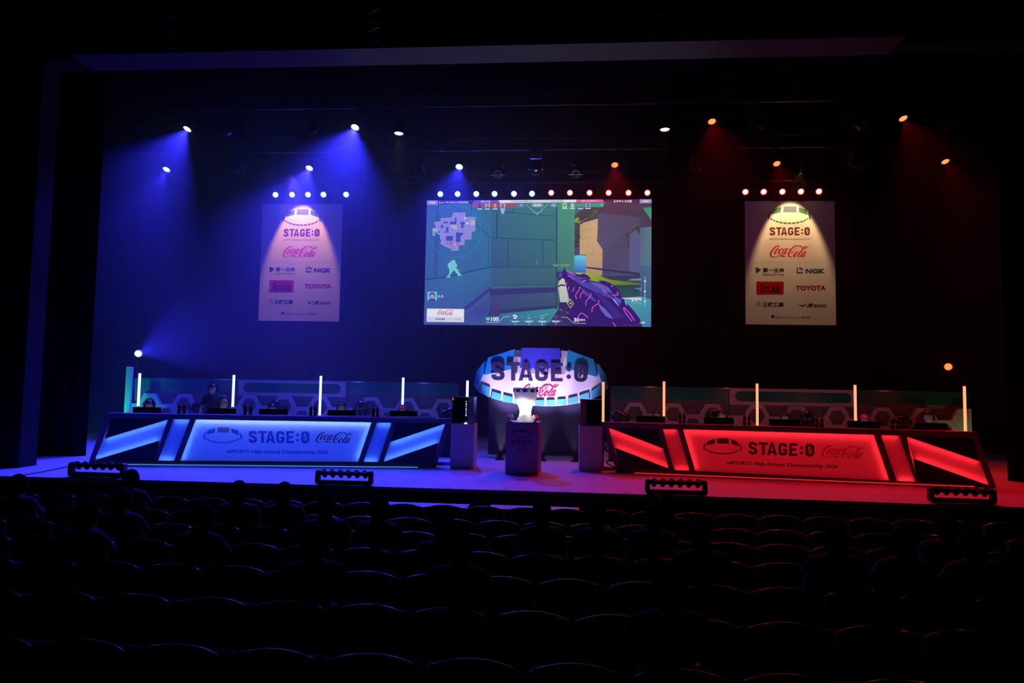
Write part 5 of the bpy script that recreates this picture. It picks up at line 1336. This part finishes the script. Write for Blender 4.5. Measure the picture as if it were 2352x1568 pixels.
def hand(w, fwd, down=(0, 0, -1)):
    """palm, four curled fingers of different length and a side thumb; w wrist, fwd direction, on the +x side"""
    w = Vector(w); f = Vector(fwd).normalized(); d = Vector(down); s = f.cross(d).normalized()
    out = [('c', w, w + f * .05, .024, .03), ('c', w + f * .05 - s * .02, w + f * .07 - s * .022, .02, .018), ('c', w + f * .05 + s * .02, w + f * .07 + s * .022, .02, .018)]
    for k, L in enumerate((.062, .075, .07, .052)):
        a = w + f * .075 + s * (-.033 + .022 * k); m_ = a + f * L * .55 + d * .006; e = m_ + f * L * .3 + d * .026
        out += [('c', a, m_, .0095, .009), ('c', m_, e, .009, .008)]
    t0 = w + f * .025 - s * .028; t1 = t0 + f * .035 - s * .03 + d * .008; t2 = t1 + f * .03 + d * .012
    out += [('c', t0, t1, .012, .0105), ('c', t1, t2, .0105, .009)]
    return out
def head_caps(c):
    """head facing -y, centre c (skull), crown about .125 above the centre"""
    x, y, z = c
    e = lambda dx, dy, dz, r: ('e', (x + dx, y + dy, z + dz), r)
    return [e(0, .012, .018, (.076, .094, .105)), e(0, -.02, -.045, (.062, .07, .075)), e(0, -.055, -.092, (.034, .03, .026)),
            ('c', (x, y - .088, z - .005), (x, y - .108, z - .04), .010, .015), e(-.012, -.1, -.043, (.011, .010, .008)), e(.012, -.1, -.043, (.011, .010, .008)),
            ('c', (x - .05, y - .07, z + .022), (x + .05, y - .07, z + .022), .016, .016), e(-.04, -.066, -.028, (.022, .018, .018)), e(.04, -.066, -.028, (.022, .018, .018)),
            e(0, -.085, -.072, (.024, .012, .008)), e(.08, .012, -.012, (.012, .022, .032)), e(-.08, .012, -.012, (.012, .022, .032))]
HC = (0, -.015, 1.155)
def seated_caps(arms='desk'):
    c = head_caps(HC) + [('c', (0, .015, 1.08), (0, .02, .98), .052, .06), ('c', (-.10, .03, .95), (.10, .03, .95), .085, .085), ('c', (0, .03, .93), (0, .05, .70), .135, .125), ('c', (-.07, .02, .56), (.07, .02, .56), .115, .115), ('c', (0, .05, .72), (0, .03, .58), .125, .13)]
    leg = limb([(.09, 0, .54), (.12, -.42, .53), (.12, -.43, .10)], [.085, .06, .042]) + [('c', (.12, -.40, .045), (.125, -.58, .035), .042, .032)]
    if arms == 'desk':
        A = [(.175, .03, .965), (.235, -.10, .76), (.14, -.33, .775)]
        arm = limb(A, [.052, .042, .027]) + hand(A[2], (-.12, -1, -.05))
    else:
        A = [(.175, .03, .965), (.225, .0, .70), (.11, -.24, .62)]
        arm = limb(A, [.052, .042, .027]) + hand(A[2], (-.35, -1, -.2))
    return c + leg + mir(leg) + arm + mir(arm)
def shirt_caps(standing=False):
    s = [('c', (-.10, .03, .952), (.10, .03, .952), .097, .097), ('c', (0, .03, .93), (0, .05, .70), .147, .138), ('c', (0, .05, .72), (0, .03, .56), .138, .145)]
    sl = limb([(.17, .03, .965), (.212, -.05, .845)], [.066, .058])
    return s + sl + mir(sl)
ME_SEAT = fuse('body', seated_caps('desk'), M_SKIN, .009)
ME_SHIRT = fuse('shirt', shirt_caps(), M_SHIRT, .014)
lg = limb([(.09, 0, .54), (.12, -.42, .53), (.12, -.43, .16)], [.098, .075, .062])
ME_TROU = fuse('trousers', [('c', (-.07, .02, .56), (.07, .02, .56), .126, .126)] + lg + mir(lg), M_TROU, .014)
# standing helper
up = .33
def st(p): return (p[0], p[1], p[2] + up)
SC = [(c[0], st(c[1]), st(c[2]), c[3], c[4]) if c[0] == 'c' else ('e', st(c[1]), c[2]) for c in head_caps(HC)]
SA = [(.175, .03, 1.295), (.25, .03, 1.04), (.22, -.16, .86)]
arm = limb(SA, [.052, .042, .027]) + hand(SA[2], (-.1, -.6, -1), (0, -1, .2))
leg = limb([(.09, .03, .84), (.11, .0, .46), (.11, .04, .09)], [.09, .062, .042]) + [('c', (.11, .06, .045), (.12, -.11, .035), .042, .032)]
ME_STAND = fuse('body', SC + [('c', st((0, .015, 1.08)), st((0, .02, .98)), .052, .06), ('c', st((-.10, .03, .95)), st((.10, .03, .95)), .085, .085), ('c', st((0, .03, .93)), st((0, .05, .70)), .135, .12), ('c', st((0, .05, .70)), st((0, .04, .56)), .12, .13), ('c', (-.06, .03, .88), (.06, .03, .88), .115, .115)] + arm + mir(arm) + leg + mir(leg), M_SKIN, .010)
sl = limb([st((.17, .03, .965)), (.225, .03, 1.15)], [.066, .058])
ME_SSHIRT = fuse('shirt', [('c', st((-.10, .03, .952)), st((.10, .03, .952)), .097, .097), ('c', st((0, .03, .93)), st((0, .05, .70)), .147, .135), ('c', st((0, .05, .72)), st((0, .03, .52)), .135, .142)] + sl + mir(sl), M_SHIRT, .014)
lg = limb([(.09, .03, .84), (.11, .0, .46), (.11, .04, .13)], [.102, .078, .062])
ME_STROU = fuse('trousers', [('c', (-.06, .03, .88), (.06, .03, .88), .126, .126)] + lg + mir(lg), M_TROU, .014)
def hair_mesh(name, m, fringe=.35, back=-.55, big=1.0, seed=1):
    random.seed(seed); b = MB()
    b.ell((0, .014, .022), (.088 * big, .106 * big, .116 * big), seg=36, rings=22, keep=lambda u: (u.z > fringe if u.y < -.25 else (u.z > back if u.y > .1 else u.z > (-.25 if abs(u.x) > .6 else .1))))
    me = b.mesh(name, m, smooth=True)
    for v in me.vertices:
        n = math.sin(v.co.x * 160 + v.co.z * 60) * math.sin(v.co.y * 130 + 1.3) * .004
        v.co += v.co.normalized() * n
    bm = bmesh.new(); bm.from_mesh(me); bmesh.ops.solidify(bm, geom=bm.faces[:], thickness=.010); bm.to_mesh(me); bm.free(); me.polygons.foreach_set('use_smooth', [True] * len(me.polygons))
    return me
ME_HAIR = [hair_mesh('hair', M_HAIRB, .42), hair_mesh('hair', M_HAIRB, .30, -.7, 1.04, 3), hair_mesh('hair', M_HAIRG, .36, -.6, 1.04, 5)]
def eyes_mesh():
    b = MB(); b.ell((0, 0, 0), (.013, .008, .0075), seg=12, rings=8, mi=0); b.ell((0, -.0055, 0), (.006, .004, .006), seg=10, rings=6, mi=1); return b.mesh('eye', [M_EYEW, M_EYEB], smooth=True)
ME_EYE = eyes_mesh()
b = MB(); b.ell((0, 0, 0), (.022, .006, .006), seg=12, rings=6); ME_MOUTH = b.mesh('mouth', M_LIP, smooth=True)
b = MB(); b.ell((0, 0, 0), (.020, .005, .0045), seg=12, rings=6); ME_BROW = b.mesh('eyebrow', M_HAIRB, smooth=True)
def headset_mesh():
    b = MB()
    b.tube([(.102 * math.cos(a), .012, .02 + .135 * math.sin(a)) for a in np.linspace(0, PI, 17)], .011, 8)
    me = b.mesh('headband', M_HSET, smooth=True)
    b = MB()
    b.cyl((.088, .012, -.012), (.112, .012, -.012), .042, .036, 20); mr_ = b.mesh('ear_cup', M_HSET)
    b = MB(); b.cyl((-.088, .012, -.012), (-.112, .012, -.012), .042, .036, 20); ml = b.mesh('ear_cup', M_HSET)
    b = MB(); b.tube([(-.10, 0, -.04), (-.095, -.05, -.075), (-.06, -.10, -.085)], .004, 6); mi_ = b.mesh('microphone', M_HSET)
    return me, mr_, ml, mi_
HS = headset_mesh()
def cap_mesh():
    b = MB(); b.ell((0, .012, .045), (.093, .108, .098), seg=28, rings=18, keep=lambda u: u.z > -.02); crown = b.mesh('cap_crown', M_REDC, smooth=True)
    b = MB(); N = 12; P = []
    for i in range(N + 1):
        a = PI + PI * i / N; P.append(((.088 * math.cos(a)), .012 + .10 * math.sin(a)))
    for i in range(N):
        (x0, y0), (x1, y1) = P[i], P[i + 1]
        f0 = .07 * abs(math.sin(PI * i / N)) ** .6; f1 = .07 * abs(math.sin(PI * (i + 1) / N)) ** .6
        b.prism([(x0, y0, .045), (x1, y1, .045), (x1 * 1.02, y1 - f1, .035), (x0 * 1.02, y0 - f0, .035)], (0, 0, .006))
    brim = b.mesh('cap_brim', M_REDC)
    b = MB()
    for q in fit(SCRIPT, -.05, -.105, .05, -.068):
        pts_ = []
        for x, y in q:
            z = -y; yy = .012 - .110 * math.sqrt(max(.02, 1 - (x / .095) ** 2 - ((z - .045) / .101) ** 2)); pts_.append((x, yy - .002, z))
        b.poly(pts_)
    return crown, brim, b.mesh('cap_lettering', M_WPRINT, recalc=False)
CAPM = cap_mesh()
def person(label, M, standing=False, hair=0, headset=True, cap=False, group=None, tilt=0.0):
    t = thing('person', label, 'person', M=M, group=group)
    o = up if standing else 0
    body = inst('body', ME_STAND if standing else ME_SEAT, t); inst('shirt', ME_SSHIRT if standing else ME_SHIRT, t); inst('trousers', ME_STROU if standing else ME_TROU, t)
    H = Matrix.Translation((HC[0], HC[1], HC[2] + o))
    for sx in (-.034, .034):
        inst('eye', ME_EYE, t, H @ Matrix.Translation((sx, -.080, .0))); inst('eyebrow', ME_BROW, t, H @ Matrix.Translation((sx, -.088, .026)))
    inst('mouth', ME_MOUTH, t, H @ Matrix.Translation((0, -.094, -.074)))
    inst('hair', ME_HAIR[hair], t, H)
    if headset:
        h = inst('headset', HS[0], t, H @ Matrix.Scale(1.06, 4) if hair else H)
        for nm, me in zip(('ear_cup', 'ear_cup', 'microphone'), HS[1:]): inst(nm, me, h)
    if cap:
        c_ = inst('cap', CAPM[0], t, H @ Matrix.Translation((0, 0, .022)) @ Matrix.Scale(1.04, 4)); inst('cap_brim', CAPM[1], c_); inst('cap_lettering', CAPM[2], c_)
    return t
# chairs
def chair_proto():
    t = thing('gaming_chair', 'x', 'chair', group='gaming chairs at the desks')
    b = MB(); b.box((-.24, -.24, .38), (.24, .22, .45)); b.build('seat', M_METAL, t, bevel=.03)
    b = MB(); b.box((-.22, .20, .48), (.22, .27, .98)); b.build('backrest', M_METAL, t, bevel=.03)
    b = MB(); b.cyl((0, 0, .10), (0, 0, .38), .03, n=12); b.build('gas_column', M_STEEL_D, t)
    b = MB()
    for k in range(5):
        a = k * 2 * PI / 5; b.tube([(0, 0, .11), (.28 * math.cos(a), .28 * math.sin(a), .05)], .022, 6); b.ell((.28 * math.cos(a), .28 * math.sin(a), .028), .028, seg=10, rings=6)
    b.build('star_base', M_METAL, t)
    return t
ch = chair_proto(); n = 0
PL = [(DL, 344, 918, 1, True, False, 'person with dark hair bent low behind the first monitor on the blue desk'), (DL, 516, 916, 2, True, False, 'person with fair hair behind the second monitor, in front of the standing person'),
      (DL, 626, 927, 1, True, False, 'person with dark hair and headset behind the third monitor on the blue desk'), (DL, 785, 924, 0, True, False, 'person with dark fringe looking over the fourth monitor on the blue desk'), (DL, 925, 931, 1, True, True, 'person in a red cap with white lettering at the blue desk'),
      (DR, 1509.5, 942, 0, True, False, 'person with high forehead and headset looking over the first monitor on the red desk'), (DR, 1659, 943, 0, True, False, 'person with parted dark hair behind the second monitor on the red desk'), (DR, 1803, 948, 0, True, False, 'person with dark hair behind the middle monitor on the red desk'),
      (DR, 1985, 953, 1, True, True, 'person in a red cap with white lettering at the red desk'), (DR, 2131, 943, 1, True, False, 'person with dark hair behind the last monitor at the far right')]
for D, px, py, hr, hs, cp, lab in PL:
    w = 1.22; v = D.at(px, py, w); s = (v.z - .02) / 1.285
    s = min(1.04, max(.90, s)); dz = v.z - 1.285 * s - (.015 if cp else .004)
    M = D.M @ Matrix.Translation((v.x, w, 0)) @ Matrix.Diagonal((s, s, s + dz / 1.285, 1))
    person(lab, M, False, hr, hs, cp, 'players at the desks')
    c = ch if n == 0 else copy_tree(ch); n += 1
    c.matrix_world = D.M @ Matrix.Translation((v.x, w + .03, 0)) @ Matrix.Diagonal((1, 1, s, 1)); c['label'] = lab.replace('person', 'low black chair under the person', 1)[:110].rsplit(' ', 1)[0] if False else f"low black chair under the {('blue','red')[D is DR]} desk's {ORD[(n - 1) % 5]} player from the left"
v = DL.at(490, 880, 1.9); s = v.z / 1.625
person('person in a black T-shirt and headphones standing behind the players at left', DL.M @ Matrix.Translation((v.x, 1.9, 0)) @ Matrix.Scale(s, 4), True, 1, True)
# ================================================================ front-of-stage light bars
M_BAR = mat('matt_black_housing', (.010, .010, .011), .5)
def bar_proto():
    t = thing('light_bar', 'x', 'stage light', group='six-lamp light bars along the stage edge')
    b = MB(); w, h = .46, .235
    b.box((-w, -.06, .015), (w, .06, .075)); b.build('base_rail', M_BAR, t, bevel=.012)
    for s in (-1, 1):
        b = MB(); b.prism([(s * w, -.05, .03), (s * (w + .012), -.05, .06), (s * (w + .006), -.05, h - .02), (s * (w - .02), -.05, h), (s * (w - .06), -.05, h), (s * (w - .055), -.05, .03)], (0, .10, 0)); b.build('end_bracket', M_BAR, t, bevel=.006)
    b = MB(); b.box((-w + .05, -.045, .160), (w - .05, .05, .222)); b.build('head_rail', M_BAR, t, bevel=.01)
    for k in range(6):
        x = -.335 + k * .134; M = Matrix.Translation((x, 0, .185)) @ Matrix.Rotation(R_(40), 4, 'X')
        b = MB(); b.lathe([(.001, -.075), (.034, -.07), (.043, -.02), (.043, .045), (.038, .055), (.001, .055)], 16, M, caps=False); b.build('lamp_head', M_BAR, t)
    for s in (-1, 1):
        b = MB(); b.box((s * .36 - .03, -.08, 0), (s * .36 + .03, .08, .018)); b.build('foot', M_BAR, t)
    return t
bp_ = bar_proto()
for i, (a, c, lab) in enumerate((((153, 1095), (282, 1098.5), 'black six-lamp light bar at the far left of the stage edge'), ((722, 1113.5), (854, 1117), 'black six-lamp light bar on the stage edge before the blue desk'),
                                 ((1483, 1136), (1626, 1140), 'black six-lamp light bar on the stage edge before the red desk, left end'), ((2138, 1155), (2293, 1161), 'black six-lamp light bar at the far right of the stage edge'))):
    p = atZ(*a, 0); q = atZ(*c, 0); o = bp_ if i == 0 else copy_tree(bp_)
    k = (q - p).length / .94; m_ = (p + q) / 2
    o.matrix_world = Matrix.Translation((m_.x, m_.y + .06, 0)) @ Matrix.Rotation(math.atan2(q.y - p.y, q.x - p.x), 4, 'Z') @ Matrix.Scale(k, 4); o['label'] = lab
# ================================================================ long tables in front of the stage
M_TTOP = mat('white_tabletop', (.62, .60, .63), .35)
for (a, c, lab) in (((871, 1157), (1074, 1163), 'long white-topped table in front of the stage, left of centre'), ((1124, 1164), (1330, 1171), 'long white-topped table in front of the stage, right of centre')):
    zt = FZ + .72; p = atZ(a[0], a[1] + 1, zt); q = atZ(c[0], c[1] + 1, zt); L = (q - p).length; m_ = (p + q) / 2
    t = thing('long_table', lab, 'table', (m_.x, m_.y, FZ), group='tables in front of the stage')
    b = MB(); b.box((-L / 2, -.08, .695), (L / 2, .22, .72)); b.build('tabletop', M_TTOP, t)
    b = MB(); b.box((-L / 2 + .02, -.078, .36), (L / 2 - .02, -.062, .694)); b.build('modesty_panel', M_METAL, t)
    for sx in (-1, 1):
        for yy in (-.04, .18):
            b = MB(); b.box((sx * (L / 2 - .08) - .018, yy - .018, 0), (sx * (L / 2 - .08) + .018, yy + .018, .695)); b.build('leg', M_STEEL_D, t)
# ================================================================ theatre seats
M_UPH = mat('dark_red_upholstery', (.05, .012, .016), .9, noise=.3, nscale=60); M_WOOD = mat('lacquered_dark_wood', (.035, .018, .015), .2, spec=.5)
def seat_proto():
    t = thing('theatre_seat', 'x', 'seat', group='rows of dark theatre seats')
    N = 14; W = .25
    def arch(u): return .83 + .035 * (1 - u * u)
    b = MB()
    # shell of the backrest, curved in plan, arched on top; camera side is -y
    def P(u, z, off): return (W * u, .045 * (u * u) * -1 + off, z)
    for i in range(N):
        u0, u1 = -1 + 2 * i / N, -1 + 2 * (i + 1) / N
        q = [P(u0, .34, 0), P(u1, .34, 0), P(u1, arch(u1) - .02, -.05), P(u0, arch(u0) - .02, -.05)]
        b.prism(q, (0, .055, 0))
    b.build('backrest', M_UPH, t)
    b = MB(); path = [P(u, arch(u) - .012, -.025) for u in np.linspace(-1, 1, 15)]
    b.tube(path, [.014] + [.025] * 13 + [.014], 10); b.build('top_rail', M_WOOD, t, smooth=True)
    b = MB(); b.box((-.2495, .06, .34), (.2495, .14, .80)) ; b.build('cushion', M_UPH, t, bevel=.03)
    for s in (-1, 1):
        b = MB(); b.box((s * .262 - .02, -.02, .56), (s * .262 + .02, .38, .60)); b.build('armrest', mat('matt_black_leg', (.008, .008, .009), .95, spec=.05), t, bevel=.008)
        b = MB(); b.box((s * .262 - .012, .05, 0), (s * .262 + .012, .30, .56)); b.build('leg', mat('matt_black_leg', (.008, .008, .009), .95, spec=.05), t)
    return t
seat = seat_proto(); n = 0; ROWS = []
PITCH = .535
for r in range(8):
    Y = 8.62 - .85 * r; z = FZ + .035 * max(0, r - 1); off = (r % 2) * .5 * PITCH; xs = []
    k0 = int(math.floor(-14 / PITCH))
    for k in range(k0, -k0):
        x = k * PITCH + off + .09
        pr_ = project((x, Y, z + .83)); 
        if pr_ is None or not (-25 < pr_[0] < IMG_W + 25): continue
        if pr_[1] > IMG_H + 20: continue
        if not (-15.4 < x < 14.4): continue
        xs.append(x)
    ROWS.append((Y, z, xs))
for r, (Y, z, xs) in enumerate(ROWS):
    for i, x in enumerate(xs):
        o = seat if n == 0 else copy_tree(seat); n += 1
        o.matrix_world = Matrix.Translation((x, Y, z))
        o['label'] = f'dark theatre seat, {ORD[i]} from the left in the {ORD[r]} row from the stage'
print('seats', n, [len(x[2]) for x in ROWS])
# raised floor under the rear rows
for r, (Y, z, xs) in enumerate(ROWS):
    if r >= 2:
        b = MB(); b.box((-15.7, Y - .42, FZ), (14.7, Y + .43, z)); struct(f'floor_step_{r - 1}', b, M_CARPET)
# ================================================================ audience
M_DARKTOP = mat('dark_audience_shirt', (.012, .012, .016), .9)
ME_AUD = fuse('body', seated_caps('lap'), M_SKIN, .012)
M_AUHAIR = mat('matt_black_hair', (.006, .005, .005), .95, spec=.05, noise=.5, nscale=90)
b = MB(); b.ell((0, .018, .012), (.098, .112, .128), seg=28, rings=20, keep=lambda u: (u.z > .35 if u.y < -.35 else u.z > -.86)); ME_AHAIR = b.mesh('hair', M_AUHAIR, smooth=True)
ME_ASHIRT = bpy.data.meshes.new_from_object(bpy.data.objects.new('shirt', ME_SHIRT)); ME_ASHIRT.materials.clear(); ME_ASHIRT.materials.append(M_DARKTOP)
AUD = [(303, 1, 'against the stage edge at left'), (262, 3, 'at the left, fourth row'), (40, 2, 'at the far left'), (488, 2, 'left of centre, third row'), (612, 2, 'third row, before the blue title panel'), (741, 3, 'fourth row, below the second light bar'), (848, 3, 'fourth row, right of the second light bar'),
       (985, 4, 'fifth row, below the left white table'), (1246, 3, 'fourth row, below the right white table'), (1341, 3, 'fourth row, just right of the white tables'), (1482, 2, 'third row, below the third light bar'), (1530, 3, 'fourth row, below the third light bar'),
       (1685, 4, 'fifth row, below the red title panel'), (1926, 4, 'fifth row, second from the left of the four at right'), (2113, 4, 'fifth row at the right'), (2191, 4, 'fifth row near the right edge'), (2318, 3, 'fourth row at the far right edge'), (430, 4, 'fifth row at the left'), (1100, 5, 'sixth row at the centre'), (700, 5, 'sixth row, left of centre'), (1480, 6, 'seventh row, right of centre'), (160, 4, 'fifth row at the far left')]
TAKEN = set()
for px, r, lab in AUD:
    Y, z, xs = ROWS[r]; best = min((i for i in range(len(xs)) if (r, i) not in TAKEN), key=lambda i: abs(project((xs[i], Y + .2, z + 1.15))[0] - px))
    TAKEN.add((r, best))
    M = Matrix.Translation((xs[best], Y + .36, z)) @ Matrix.Rotation(PI + random.uniform(-.2, .2), 4, 'Z')
    t = thing('person', 'dark-clothed spectator seen from behind, ' + lab, 'person', M=M, group='spectators in the dark seats')
    inst('body', ME_AUD, t); inst('shirt', ME_ASHIRT, t); inst('trousers', ME_TROU, t); inst('hair', ME_AHAIR, t, Matrix.Translation(HC))
